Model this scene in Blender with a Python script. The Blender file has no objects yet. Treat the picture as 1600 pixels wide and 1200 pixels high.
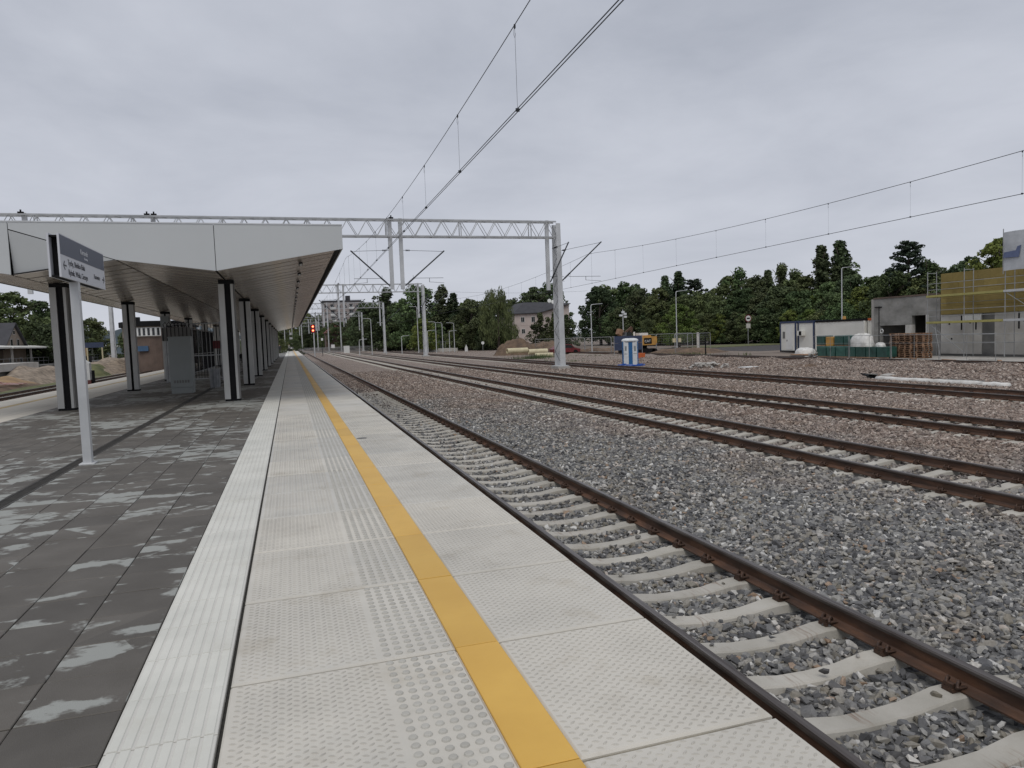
import bpy, bmesh, math, random
import numpy as np
from mathutils import Vector, Matrix
R = math.radians
random.seed(7)
rng = np.random.default_rng(11)
sc = bpy.context.scene
col = sc.collection

# ------------------------------------------------------------------ camera
cd = bpy.data.cameras.new('camera')
cam = bpy.data.objects.new('camera', cd)
col.objects.link(cam)
cd.sensor_width = 36.0
cd.lens = 1109.0 / 1600 * 36
cd.clip_start = 0.05
cd.clip_end = 6000
cm = Matrix(((0.95380056, 0.05461415, -0.29543492, 0.0),
             (-0.29820737, 0.05242262, -0.95306045, 0.0),
             (-0.03656311, 0.99713046, 0.06628707, 1.6),
             (0, 0, 0, 1)))
cam.matrix_world = cm
sc.camera = cam

# ------------------------------------------------------------------ light
SUN_EL, SUN_AZ = R(58), R(205)          # azimuth measured clockwise from +Y
world = bpy.data.worlds.new('World')
sc.world = world
world.use_nodes = True
wn, wl = world.node_tree.nodes, world.node_tree.links
wn.clear()
wout = wn.new('ShaderNodeOutputWorld')
wbg = wn.new('ShaderNodeBackground')
wbg.inputs['Strength'].default_value = 0.1
sky = wn.new('ShaderNodeTexSky')
sky.sky_type = 'NISHITA'
sky.sun_disc = False
sky.sun_elevation = SUN_EL
sky.sun_rotation = SUN_AZ
tc = wn.new('ShaderNodeTexCoord')
sep = wn.new('ShaderNodeSeparateXYZ')
wl.new(tc.outputs['Generated'], sep.inputs[0])
zc = wn.new('ShaderNodeMath'); zc.operation = 'MAXIMUM'; zc.inputs[1].default_value = 0.0
wl.new(sep.outputs['Z'], zc.inputs[0])
za = wn.new('ShaderNodeMath'); za.operation = 'ADD'; za.inputs[1].default_value = 0.16
wl.new(zc.outputs[0], za.inputs[0])
dx = wn.new('ShaderNodeMath'); dx.operation = 'DIVIDE'
dy = wn.new('ShaderNodeMath'); dy.operation = 'DIVIDE'
wl.new(sep.outputs['X'], dx.inputs[0]); wl.new(za.outputs[0], dx.inputs[1])
wl.new(sep.outputs['Y'], dy.inputs[0]); wl.new(za.outputs[0], dy.inputs[1])
cmb = wn.new('ShaderNodeCombineXYZ')
wl.new(dx.outputs[0], cmb.inputs[0]); wl.new(dy.outputs[0], cmb.inputs[1])
n1 = wn.new('ShaderNodeTexNoise'); n1.inputs['Scale'].default_value = 1.1
n1.inputs['Detail'].default_value = 7; n1.inputs['Roughness'].default_value = 0.56
n1.inputs['Distortion'].default_value = 0.25
wl.new(cmb.outputs[0], n1.inputs['Vector'])
cr = wn.new('ShaderNodeValToRGB')
cr.color_ramp.elements[0].position = 0.3
cr.color_ramp.elements[0].color = (4.15, 4.42, 5.10, 1)
cr.color_ramp.elements[1].position = 0.72
cr.color_ramp.elements[1].color = (6.1, 6.35, 7.05, 1)
wl.new(n1.outputs['Fac'], cr.inputs[0])
# a slightly brighter, warmer band low down
mr = wn.new('ShaderNodeMapRange'); mr.inputs['From Min'].default_value = 0.0; mr.inputs['From Max'].default_value = 0.32
mr.inputs['To Min'].default_value = 0.75; mr.inputs['To Max'].default_value = 0.0
wl.new(zc.outputs[0], mr.inputs['Value'])
mxh = wn.new('ShaderNodeMixRGB'); mxh.inputs['Color2'].default_value = (6.15, 6.35, 7.05, 1)
wl.new(mr.outputs[0], mxh.inputs['Fac']); wl.new(cr.outputs[0], mxh.inputs['Color1'])
mx = wn.new('ShaderNodeMixRGB'); mx.inputs['Fac'].default_value = 0.965
wl.new(sky.outputs[0], mx.inputs['Color1']); wl.new(mxh.outputs[0], mx.inputs['Color2'])
wl.new(mx.outputs[0], wbg.inputs['Color'])
wl.new(wbg.outputs[0], wout.inputs['Surface'])

sd = bpy.data.lights.new('sun', 'SUN')
sd.energy = 1.4
sd.angle = R(38)
sd.color = (1.0, 0.97, 0.92)
sun = bpy.data.objects.new('sun', sd)
col.objects.link(sun)
dirv = Vector((math.sin(SUN_AZ) * math.cos(SUN_EL), math.cos(SUN_AZ) * math.cos(SUN_EL), math.sin(SUN_EL)))
sun.rotation_euler = dirv.to_track_quat('Z', 'Y').to_euler()

sc.view_settings.view_transform = 'Standard'
sc.view_settings.look = 'None'
sc.view_settings.exposure = 0.0
sc.view_settings.gamma = 1.0
sc.view_settings.use_curve_mapping = False

# ------------------------------------------------------------------ helpers
def tag(o, label=None, cat=None, group=None, kind=None):
    if label: o['label'] = label
    if cat: o['category'] = cat
    if group: o['group'] = group
    if kind: o['kind'] = kind
    return o

def thing(name, loc, label, cat, group=None, rz=0.0):
    o = bpy.data.objects.new(name, None)
    o.empty_display_size = 0.2
    o.location = loc
    o.rotation_euler = (0, 0, rz)
    col.objects.link(o)
    return tag(o, label, cat, group)

def obj(name, me, parent=None, loc=(0, 0, 0), rot=None):
    o = bpy.data.objects.new(name, me)
    o.location = loc
    if rot: o.rotation_euler = rot
    if parent: o.parent = parent
    col.objects.link(o)
    return o

def copy_tree(o, parent=None):
    c = o.copy()
    col.objects.link(c)
    c.parent = parent
    for ch in list(o.children):
        copy_tree(ch, c)
    return c

class MB:
    """collects shapes; build() links them as one mesh object"""
    def __init__(s, off=(0, 0, 0)):
        s.v, s.f, s.m, s.off = [], [], [], off
    def add(s, vs, fs, mi=0):
        n = len(s.v)
        s.v += [tuple(p) for p in vs]
        s.f += [tuple(i + n for i in f) for f in fs]
        s.m += [mi] * len(fs)
    def box(s, x0, x1, y0, y1, z0, z1, mi=0):
        s.add([(x0, y0, z0), (x1, y0, z0), (x1, y1, z0), (x0, y1, z0), (x0, y0, z1), (x1, y0, z1), (x1, y1, z1), (x0, y1, z1)],
              [(0, 3, 2, 1), (4, 5, 6, 7), (0, 1, 5, 4), (1, 2, 6, 5), (2, 3, 7, 6), (3, 0, 4, 7)], mi)
    def cbox(s, x0, x1, y0, y1, z0, z1, c=0.01, mi=0):
        """box with its top edges chamfered by c"""
        a = [(x0, y0), (x1, y0), (x1, y1), (x0, y1)]
        b = [(x0 + c, y0 + c), (x1 - c, y0 + c), (x1 - c, y1 - c), (x0 + c, y1 - c)]
        vs = [(p[0], p[1], z0) for p in a] + [(p[0], p[1], z1 - c) for p in a] + [(p[0], p[1], z1) for p in b]
        fs = [(8, 9, 10, 11)]
        for i in range(4):
            j = (i + 1) % 4
            fs += [(i, j, 4 + j, 4 + i), (4 + i, 4 + j, 8 + j, 8 + i)]
        s.add(vs, fs, mi)
    def beam(s, p, q, w, h, mi=0, up=(0, 0, 1)):
        """rectangular bar from p to q, w wide, h tall"""
        p, q = Vector(p), Vector(q)
        d = (q - p).normalized(); u = Vector(up)
        if abs(d.dot(u)) > 0.98: u = Vector((0, 1, 0))
        a = d.cross(u).normalized(); b = a.cross(d).normalized()
        vs = []
        for c in (p, q):
            for i, j in ((-1, -1), (1, -1), (1, 1), (-1, 1)):
                vs.append(c + a * (w / 2 * i) + b * (h / 2 * j))
        s.add(vs, [(3, 2, 1, 0), (4, 5, 6, 7), (0, 1, 5, 4), (1, 2, 6, 5), (2, 3, 7, 6), (3, 0, 4, 7)], mi)
    def cyl(s, p, q, r, n=8, r2=None, mi=0, caps=True):
        p, q = Vector(p), Vector(q)
        r2 = r if r2 is None else r2
        d = (q - p).normalized()
        u = Vector((0, 0, 1)) if abs(d.z) < 0.95 else Vector((1, 0, 0))
        a = d.cross(u).normalized(); b = a.cross(d).normalized()
        vs = []
        for c, rr in ((p, r), (q, r2)):
            for i in range(n):
                t = 2 * math.pi * i / n
                vs.append(c + a * (math.cos(t) * rr) + b * (math.sin(t) * rr))
        fs = [(i, (i + 1) % n, n + (i + 1) % n, n + i) for i in range(n)]
        if caps: fs += [tuple(range(n - 1, -1, -1)), tuple(range(n, 2 * n))]
        s.add(vs, fs, mi)
    def tube(s, pts, r, n=6, mi=0):
        pts = [Vector(p) for p in pts]
        rr = r if isinstance(r, (list, tuple)) else [r] * len(pts)
        vs = []; u0 = None
        for k, p in enumerate(pts):
            d = (pts[min(k + 1, len(pts) - 1)] - pts[max(k - 1, 0)]).normalized()
            u = Vector((0, 0, 1)) if abs(d.z) < 0.9 else Vector((1, 0, 0))
            if u0 is not None:
                a = (u0 - d * u0.dot(d)).normalized()
            else:
                a = d.cross(u).normalized()
            u0 = a
            b = d.cross(a).normalized()
            for i in range(n):
                t = 2 * math.pi * i / n
                vs.append(p + a * (math.cos(t) * rr[k]) + b * (math.sin(t) * rr[k]))
        fs = []
        for k in range(len(pts) - 1):
            for i in range(n):
                j = (i + 1) % n
                fs.append((k * n + i, k * n + j, (k + 1) * n + j, (k + 1) * n + i))
        fs += [tuple(range(n - 1, -1, -1)), tuple(range((len(pts) - 1) * n, len(pts) * n))]
        s.add(vs, fs, mi)
    def prism(s, pts, ext, mi=0):
        """polygon (3-D points) extruded by the vector ext"""
        n = len(pts)
        e = Vector(ext)
        a = [Vector(p) for p in pts]
        s.add(a + [p + e for p in a], [tuple(range(n - 1, -1, -1)), tuple(range(n, 2 * n))] +
              [(i, (i + 1) % n, n + (i + 1) % n, n + i) for i in range(n)], mi)
    def mesh(s, name, mats, smooth=False):
        me = bpy.data.meshes.new(name)
        ox, oy, oz = s.off
        me.from_pydata([(x - ox, y - oy, z - oz) for x, y, z in s.v], [], s.f)
        for m in (mats if isinstance(mats, (list, tuple)) else [mats]): me.materials.append(m)
        if any(s.m): me.polygons.foreach_set('material_index', s.m)
        if smooth: me.polygons.foreach_set('use_smooth', [True] * len(s.f))
        bm = bmesh.new(); bm.from_mesh(me)
        bmesh.ops.recalc_face_normals(bm, faces=bm.faces)
        bm.to_mesh(me); bm.free()
        me.update()
        return me
    def build(s, name, mats, parent=None, loc=(0, 0, 0), smooth=False, rot=None):
        return obj(name, s.mesh(name, mats, smooth), parent, loc, rot)

# ------------------------------------------------------------------ materials
def newmat(name):
    m = bpy.data.materials.new(name)
    m.use_nodes = True
    nt = m.node_tree
    b = nt.nodes['Principled BSDF']
    return m, nt.nodes, nt.links, b

def mat(name, c1, c2=None, scale=3.0, rough=0.7, metal=0.0, bump=0.0, bscale=60.0, vary=0.0, detail=4.0, spec=0.5, stretch=None, contrast=(0.35, 0.65), grime=0.0, rust=0.0, tint=None):
    m, N, L, b = newmat(name)
    b.inputs['Roughness'].default_value = rough
    b.inputs['Metallic'].default_value = metal
    b.inputs['Specular IOR Level'].default_value = spec
    geo = N.new('ShaderNodeNewGeometry')
    vec = geo.outputs['Position']
    if stretch:
        vm = N.new('ShaderNodeVectorMath'); vm.operation = 'MULTIPLY'; vm.inputs[1].default_value = stretch
        L.new(vec, vm.inputs[0]); vec = vm.outputs[0]
    c2 = c2 or tuple(c * 0.8 for c in c1)
    nz = N.new('ShaderNodeTexNoise'); nz.inputs['Scale'].default_value = scale; nz.inputs['Detail'].default_value = detail
    nz.inputs['Roughness'].default_value = 0.6
    L.new(vec, nz.inputs['Vector'])
    rp = N.new('ShaderNodeValToRGB')
    rp.color_ramp.elements[0].position = contrast[0]; rp.color_ramp.elements[1].position = contrast[1]
    rp.color_ramp.elements[0].color = (*c2, 1); rp.color_ramp.elements[1].color = (*c1, 1)
    L.new(nz.outputs['Fac'], rp.inputs[0])
    out = rp.outputs[0]
    if vary:
        oi = N.new('ShaderNodeObjectInfo')
        mrg = N.new('ShaderNodeMapRange'); mrg.inputs['To Min'].default_value = 1 - vary; mrg.inputs['To Max'].default_value = 1 + vary
        L.new(oi.outputs['Random'], mrg.inputs['Value'])
        hs = N.new('ShaderNodeHueSaturation')
        L.new(mrg.outputs[0], hs.inputs['Value']); L.new(out, hs.inputs['Color']); out = hs.outputs[0]
    if tint:
        oi2 = N.new('ShaderNodeObjectInfo')
        mm = N.new('ShaderNodeMath'); mm.operation = 'MULTIPLY'; mm.inputs[1].default_value = 13.7
        ff = N.new('ShaderNodeMath'); ff.operation = 'FRACT'
        L.new(oi2.outputs['Random'], mm.inputs[0]); L.new(mm.outputs[0], ff.inputs[0])
        mt = N.new('ShaderNodeMixRGB'); mt.blend_type = 'MULTIPLY'; mt.inputs['Color2'].default_value = (*tint, 1)
        L.new(ff.outputs[0], mt.inputs['Fac']); L.new(out, mt.inputs['Color1']); out = mt.outputs[0]
    if grime:
        # small dark specks, blotches and scuffs of different sizes
        for k, (scl, lo, hi, colr, amt) in enumerate(((9.0, 0.66, 0.74, (0.30, 0.26, 0.20), 0.55), (1.7, 0.55, 0.75, (0.62, 0.56, 0.46), 0.8), (0.55, 0.52, 0.72, (0.80, 0.83, 0.86), 0.9))):
            ng_ = N.new('ShaderNodeTexNoise'); ng_.inputs['Scale'].default_value = scl; ng_.inputs['Detail'].default_value = 9; ng_.inputs['Roughness'].default_value = 0.68
            L.new(geo.outputs['Position'], ng_.inputs['Vector'])
            mr3 = N.new('ShaderNodeMapRange'); mr3.inputs['From Min'].default_value = lo; mr3.inputs['From Max'].default_value = hi
            mr3.inputs['To Max'].default_value = amt * grime
            L.new(ng_.outputs['Fac'], mr3.inputs['Value'])
            mg = N.new('ShaderNodeMixRGB'); mg.blend_type = 'MULTIPLY'; mg.inputs['Color2'].default_value = (*colr, 1)
            L.new(mr3.outputs[0], mg.inputs['Fac']); L.new(out, mg.inputs['Color1']); out = mg.outputs[0]
        vs_ = N.new('ShaderNodeTexVoronoi'); vs_.inputs['Scale'].default_value = 5.5
        L.new(geo.outputs['Position'], vs_.inputs['Vector'])
        mr4 = N.new('ShaderNodeMapRange'); mr4.inputs['From Min'].default_value = 0.035; mr4.inputs['From Max'].default_value = 0.02; mr4.inputs['To Max'].default_value = 0.6 * grime
        L.new(vs_.outputs['Distance'], mr4.inputs['Value'])
        mg = N.new('ShaderNodeMixRGB'); mg.blend_type = 'MULTIPLY'; mg.inputs['Color2'].default_value = (0.25, 0.22, 0.18, 1)
        L.new(mr4.outputs[0], mg.inputs['Fac']); L.new(out, mg.inputs['Color1']); out = mg.outputs[0]
    if rust:
        vr = N.new('ShaderNodeVectorMath'); vr.operation = 'MULTIPLY'; vr.inputs[1].default_value = (26, 2.2, 1)
        L.new(geo.outputs['Position'], vr.inputs[0])
        n5 = N.new('ShaderNodeTexNoise'); n5.inputs['Scale'].default_value = 1.6; n5.inputs['Detail'].default_value = 5
        L.new(vr.outputs[0], n5.inputs['Vector'])
        n6 = N.new('ShaderNodeTexNoise'); n6.inputs['Scale'].default_value = 1.9; n6.inputs['Detail'].default_value = 3
        L.new(geo.outputs['Position'], n6.inputs['Vector'])
        m5 = N.new('ShaderNodeMapRange'); m5.inputs['From Min'].default_value = 0.50; m5.inputs['From Max'].default_value = 0.68
        L.new(n5.outputs['Fac'], m5.inputs['Value'])
        m6 = N.new('ShaderNodeMapRange'); m6.inputs['From Min'].default_value = 0.54; m6.inputs['From Max'].default_value = 0.66
        L.new(n6.outputs['Fac'], m6.inputs['Value'])
        mu = N.new('ShaderNodeMath'); mu.operation = 'MULTIPLY'; L.new(m5.outputs[0], mu.inputs[0]); L.new(m6.outputs[0], mu.inputs[1])
        mr5 = N.new('ShaderNodeMath'); mr5.operation = 'MULTIPLY'; mr5.inputs[1].default_value = rust; L.new(mu.outputs[0], mr5.inputs[0])
        mg = N.new('ShaderNodeMixRGB'); mg.inputs['Color2'].default_value = (0.16, 0.085, 0.05, 1)
        L.new(mr5.outputs[0], mg.inputs['Fac']); L.new(out, mg.inputs['Color1']); out = mg.outputs[0]
    L.new(out, b.inputs['Base Color'])
    if bump:
        nb = N.new('ShaderNodeTexNoise'); nb.inputs['Scale'].default_value = bscale; nb.inputs['Detail'].default_value = 3
        L.new(geo.outputs['Position'], nb.inputs['Vector'])
        bp = N.new('ShaderNodeBump'); bp.inputs['Strength'].default_value = bump; bp.inputs['Distance'].default_value = 0.01
        L.new(nb.outputs['Fac'], bp.inputs['Height']); L.new(bp.outputs[0], b.inputs['Normal'])
    return m

def flat(name, c, rough=0.6, metal=0.0, emit=None, es=1.0):
    m, N, L, b = newmat(name)
    b.inputs['Base Color'].default_value = (*c, 1)
    b.inputs['Roughness'].default_value = rough
    b.inputs['Metallic'].default_value = metal
    if emit:
        b.inputs['Emission Color'].default_value = (*emit, 1)
        b.inputs['Emission Strength'].default_value = es
    return m

M = {}
M['slab'] = mat('cream_concrete', (0.60, 0.565, 0.495), (0.50, 0.47, 0.41), 1.3, 0.75, vary=0.06, bump=0.25, bscale=220, detail=7, contrast=(0.3, 0.7), grime=0.75, tint=(0.90, 0.93, 0.98))
M['tread'] = mat('cream_concrete_tread', (0.48, 0.455, 0.40), (0.37, 0.35, 0.31), 1.3, 0.7, detail=6, grime=0.5)
M['stud'] = mat('tactile_stud_concrete', (0.44, 0.425, 0.38), (0.37, 0.355, 0.315), 5, 0.6)  # darker than the slab: relief shade of studs and ribs put into the colour
M['yellow'] = mat('yellow_strip', (0.66, 0.40, 0.075), (0.57, 0.33, 0.055), 1.1, 0.45, vary=0.07, detail=6, bump=0.12, bscale=300, grime=0.45)
M['white_tile'] = mat('white_ribbed_tile', (0.65, 0.64, 0.58), (0.57, 0.565, 0.51), 2, 0.6, grime=0.4, vary=0.03, bump=0.1, bscale=200)
M['tile_groove'] = mat('white_tile_darker_groove', (0.60, 0.585, 0.54), (0.52, 0.505, 0.465), 2, 0.7)  # tile ground between the ribs, slightly darker than the ribs
M['joint'] = mat('dark_joint', (0.06, 0.056, 0.048), (0.03, 0.028, 0.025), 30, 0.9)
M['mortar'] = mat('sandy_mortar_joint', (0.30, 0.275, 0.22), (0.17, 0.155, 0.125), 9, 0.9)
M['concrete'] = mat('grey_concrete', (0.42, 0.40, 0.37), (0.32, 0.305, 0.28), 1.5, 0.85, bump=0.2, bscale=40, detail=7)
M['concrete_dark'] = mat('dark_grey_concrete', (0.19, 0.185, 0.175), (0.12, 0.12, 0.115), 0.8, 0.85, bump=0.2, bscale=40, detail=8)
M['concrete_light'] = mat('light_precast_concrete', (0.58, 0.56, 0.52), (0.44, 0.42, 0.385), 0.7, 0.85, detail=8, bump=0.1, grime=0.6)
M['render'] = mat('streaky_grey_render', (0.30, 0.29, 0.27), (0.185, 0.18, 0.165), 0.9, 0.9, detail=9, bump=0.2, bscale=20, stretch=(1, 1, 1.8), grime=0.7)
M['sleeper'] = mat('sleeper_concrete', (0.46, 0.435, 0.385), (0.36, 0.34, 0.295), 2.2, 0.85, bump=0.25, bscale=90, vary=0.09, detail=7, rust=0.8, grime=0.6)
M['white_metal'] = mat('galvanised_white_metal', (0.56, 0.57, 0.575), (0.46, 0.47, 0.475), 1.2, 0.45, 0.25, detail=5)
M['galv'] = mat('dull_galvanised_steel', (0.46, 0.47, 0.475), (0.34, 0.35, 0.355), 1.8, 0.5, 0.3)
M['lattice'] = mat('galvanised_lattice', (0.22, 0.225, 0.23), (0.15, 0.155, 0.16), 2, 0.5, 0.5)  # darkened steel: shaded side of the gantry legs put into the lacing
M['fascia'] = mat('light_grey_cladding', (0.51, 0.525, 0.525), (0.485, 0.50, 0.50), 0.4, 0.42, 0.1)
M['trim'] = mat('pale_metal_trim', (0.62, 0.63, 0.63), None, 2, 0.35, 0.4)
M['col_metal'] = mat('column_grey_paint', (0.43, 0.43, 0.415), (0.36, 0.36, 0.345), 0.9, 0.4, 0.15)
M['dark'] = mat('black_metal', (0.012, 0.012, 0.013), (0.008, 0.008, 0.009), 4, 0.75, spec=0.15)
M['dark_gap'] = flat('deep_shadow_gap', (0.015, 0.015, 0.015), 0.8)
M['iron'] = mat('rusty_clip_iron', (0.10, 0.055, 0.035), (0.045, 0.028, 0.022), 40, 0.65, 0.3)
M['wire'] = mat('overhead_wire', (0.045, 0.05, 0.055), None, 2, 0.5, 0.6)
M['soil'] = mat('brown_soil', (0.17, 0.115, 0.075), (0.085, 0.058, 0.04), 1.2, 0.95, bump=0.9, bscale=7, detail=10)
M['sand'] = mat('orange_sand', (0.36, 0.235, 0.12), (0.22, 0.145, 0.08), 0.9, 0.95, bump=0.9, bscale=6, detail=10)
M['rubble'] = mat('pale_rubble', (0.34, 0.275, 0.21), (0.15, 0.12, 0.09), 2.0, 0.95, bump=1.0, bscale=7, detail=12)
M['asphalt'] = mat('dark_asphalt', (0.062, 0.056, 0.055), (0.045, 0.041, 0.04), 0.4, 0.9, detail=8, bump=0.2)
M['verge'] = mat('dry_grass_verge', (0.15, 0.15, 0.065), (0.075, 0.09, 0.035), 0.9, 0.95, bump=0.9, bscale=10, detail=10)
M['brick_far'] = mat('brown_brick_wall', (0.14, 0.10, 0.08), (0.095, 0.068, 0.055), 1.2, 0.9, detail=9)
M['plaster_pink'] = mat('pinkish_plaster', (0.56, 0.475, 0.435), (0.48, 0.41, 0.375), 0.6, 0.9, detail=7)
M['plaster_tan'] = mat('tan_plaster', (0.27, 0.22, 0.175), (0.18, 0.145, 0.115), 0.8, 0.9, detail=7)
M['roof_dark'] = mat('dark_roofing', (0.05, 0.05, 0.056), (0.035, 0.035, 0.04), 1.0, 0.8)
M['roof_red'] = mat('red_roof', (0.16, 0.05, 0.045), (0.10, 0.035, 0.033), 0.6, 0.85)
M['glass_dark'] = mat('dark_window_glass', (0.025, 0.028, 0.03), None, 1, 0.15)
M['white_paint'] = mat('white_paint', (0.68, 0.68, 0.66), (0.60, 0.60, 0.58), 1.0, 0.6)
M['cont_white'] = mat('white_container_panel', (0.72, 0.71, 0.66), (0.63, 0.62, 0.57), 0.5, 0.55)
M['cont_blue'] = mat('navy_container_frame', (0.03, 0.045, 0.10), None, 2, 0.5)
M['orange'] = mat('orange_plastic', (0.52, 0.12, 0.03), None, 2, 0.5)
M['wood'] = mat('weathered_pallet_wood', (0.33, 0.20, 0.12), (0.20, 0.115, 0.07), 3, 0.8, vary=0.3, detail=7)
M['green_wrap'] = mat('green_wrapped_blocks', (0.035, 0.105, 0.085), (0.018, 0.055, 0.046), 2.6, 0.35, vary=0.25, bump=0.5, bscale=9)
M['white_wrap'] = mat('white_plastic_sheet', (0.72, 0.71, 0.68), (0.5, 0.485, 0.45), 2.2, 0.5, bump=0.5, bscale=9)
M['insul'] = mat('mustard_insulation_board', (0.27, 0.205, 0.07), (0.20, 0.15, 0.045), 0.8, 0.9, vary=0.13, bump=0.4, bscale=50, detail=8)
M['scaff'] = mat('scaffold_steel', (0.36, 0.37, 0.37), (0.27, 0.27, 0.27), 2, 0.45, 0.5)
M['deck'] = mat('yellow_scaffold_deck', (0.40, 0.36, 0.12), (0.32, 0.29, 0.10), 2, 0.7)
M['toilet_blue'] = mat('toilet_blue_plastic', (0.018, 0.12, 0.30), None, 2, 0.4)
M['blue_hose'] = mat('bright_blue_pipe', (0.012, 0.09, 0.42), None, 2, 0.35)
M['toilet_white'] = mat('toilet_white_plastic', (0.66, 0.68, 0.68), None, 2, 0.4)
M['cream_pipe'] = mat('cream_pipe', (0.60, 0.54, 0.36), (0.48, 0.42, 0.27), 1.5, 0.6)
M['digger'] = mat('yellow_ochre_machine', (0.50, 0.27, 0.06), (0.38, 0.20, 0.05), 2, 0.5)
M['red_paint'] = mat('red_paint', (0.15, 0.018, 0.022), None, 2, 0.4)
M['navy'] = mat('navy_panel', (0.035, 0.05, 0.10), None, 2, 0.6)
M['sign_blue'] = flat('sign_slate_blue', (0.047, 0.058, 0.095), 0.4)
M['sign_white'] = flat('sign_white', (0.56, 0.57, 0.60), 0.45)
M['ink'] = flat('sign_black_lettering', (0.03, 0.03, 0.04), 0.5)
M['ink_white'] = flat('sign_white_lettering', (0.72, 0.73, 0.76), 0.5)
M['cabinet'] = mat('cabinet_grey_green', (0.23, 0.25, 0.245), (0.205, 0.22, 0.215), 0.8, 0.5)
M['bark'] = mat('bark', (0.09, 0.07, 0.055), (0.04, 0.032, 0.026), 5, 0.9)
M['skin'] = flat('skin', (0.45, 0.28, 0.2), 0.6)
M['cloth_dark'] = flat('dark_cloth', (0.03, 0.03, 0.035), 0.8)
M['cloth_light'] = flat('light_cloth', (0.5, 0.5, 0.5), 0.8)
M['red_light'] = flat('red_signal_light', (0.3, 0.02, 0.01), 0.4, emit=(1.0, 0.12, 0.05), es=9)
M['hill'] = mat('hazy_wooded_hill', (0.045, 0.065, 0.075), (0.032, 0.048, 0.058), 0.02, 1.0, detail=8)  # blue-grey of distance haze put into the base colour

def m_foliage(name, c1, c2, hue=0.03, val=0.3):
    m, N, L, b = newmat(name)
    geo = N.new('ShaderNodeNewGeometry')
    oi = N.new('ShaderNodeObjectInfo')
    nz = N.new('ShaderNodeTexNoise'); nz.inputs['Scale'].default_value = 0.7; nz.inputs['Detail'].default_value = 4
    L.new(geo.outputs['Position'], nz.inputs['Vector'])
    rp = N.new('ShaderNodeValToRGB')
    rp.color_ramp.elements[0].position = 0.35; rp.color_ramp.elements[1].position = 0.68
    rp.color_ramp.elements[0].color = (*c2, 1); rp.color_ramp.elements[1].color = (*c1, 1)
    L.new(nz.outputs['Fac'], rp.inputs[0])
    hs = N.new('ShaderNodeHueSaturation')
    mv = N.new('ShaderNodeMapRange'); mv.inputs['To Min'].default_value = 1 - val; mv.inputs['To Max'].default_value = 1 + val
    L.new(oi.outputs['Random'], mv.inputs['Value']); L.new(mv.outputs[0], hs.inputs['Value'])
    mh = N.new('ShaderNodeMapRange'); mh.inputs['To Min'].default_value = 0.5 + hue; mh.inputs['To Max'].default_value = 0.5 - hue
    mul = N.new('ShaderNodeMath'); mul.operation = 'MULTIPLY'; mul.inputs[1].default_value = 7.3
    fr = N.new('ShaderNodeMath'); fr.operation = 'FRACT'
    L.new(oi.outputs['Random'], mul.inputs[0]); L.new(mul.outputs[0], fr.inputs[0]); L.new(fr.outputs[0], mh.inputs['Value'])
    L.new(mh.outputs[0], hs.inputs['Hue'])
    L.new(rp.outputs[0], hs.inputs['Color'])
    L.new(hs.outputs[0], b.inputs['Base Color'])
    b.inputs['Roughness'].default_value = 0.75
    b.inputs['Specular IOR Level'].default_value = 0.2
    return m
M['leaf_dark'] = m_foliage('dark_leaves', (0.10, 0.128, 0.058), (0.045, 0.062, 0.032))  # leaf colours lightened and greyed in place of air haze
M['leaf_mid'] = m_foliage('green_leaves', (0.13, 0.165, 0.066), (0.06, 0.083, 0.036))
M['leaf_light'] = m_foliage('light_green_leaves', (0.155, 0.20, 0.05), (0.075, 0.11, 0.028), val=0.1)
M['leaf_pine'] = m_foliage('pine_needles', (0.05, 0.068, 0.042), (0.024, 0.036, 0.024), val=0.1)

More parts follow.
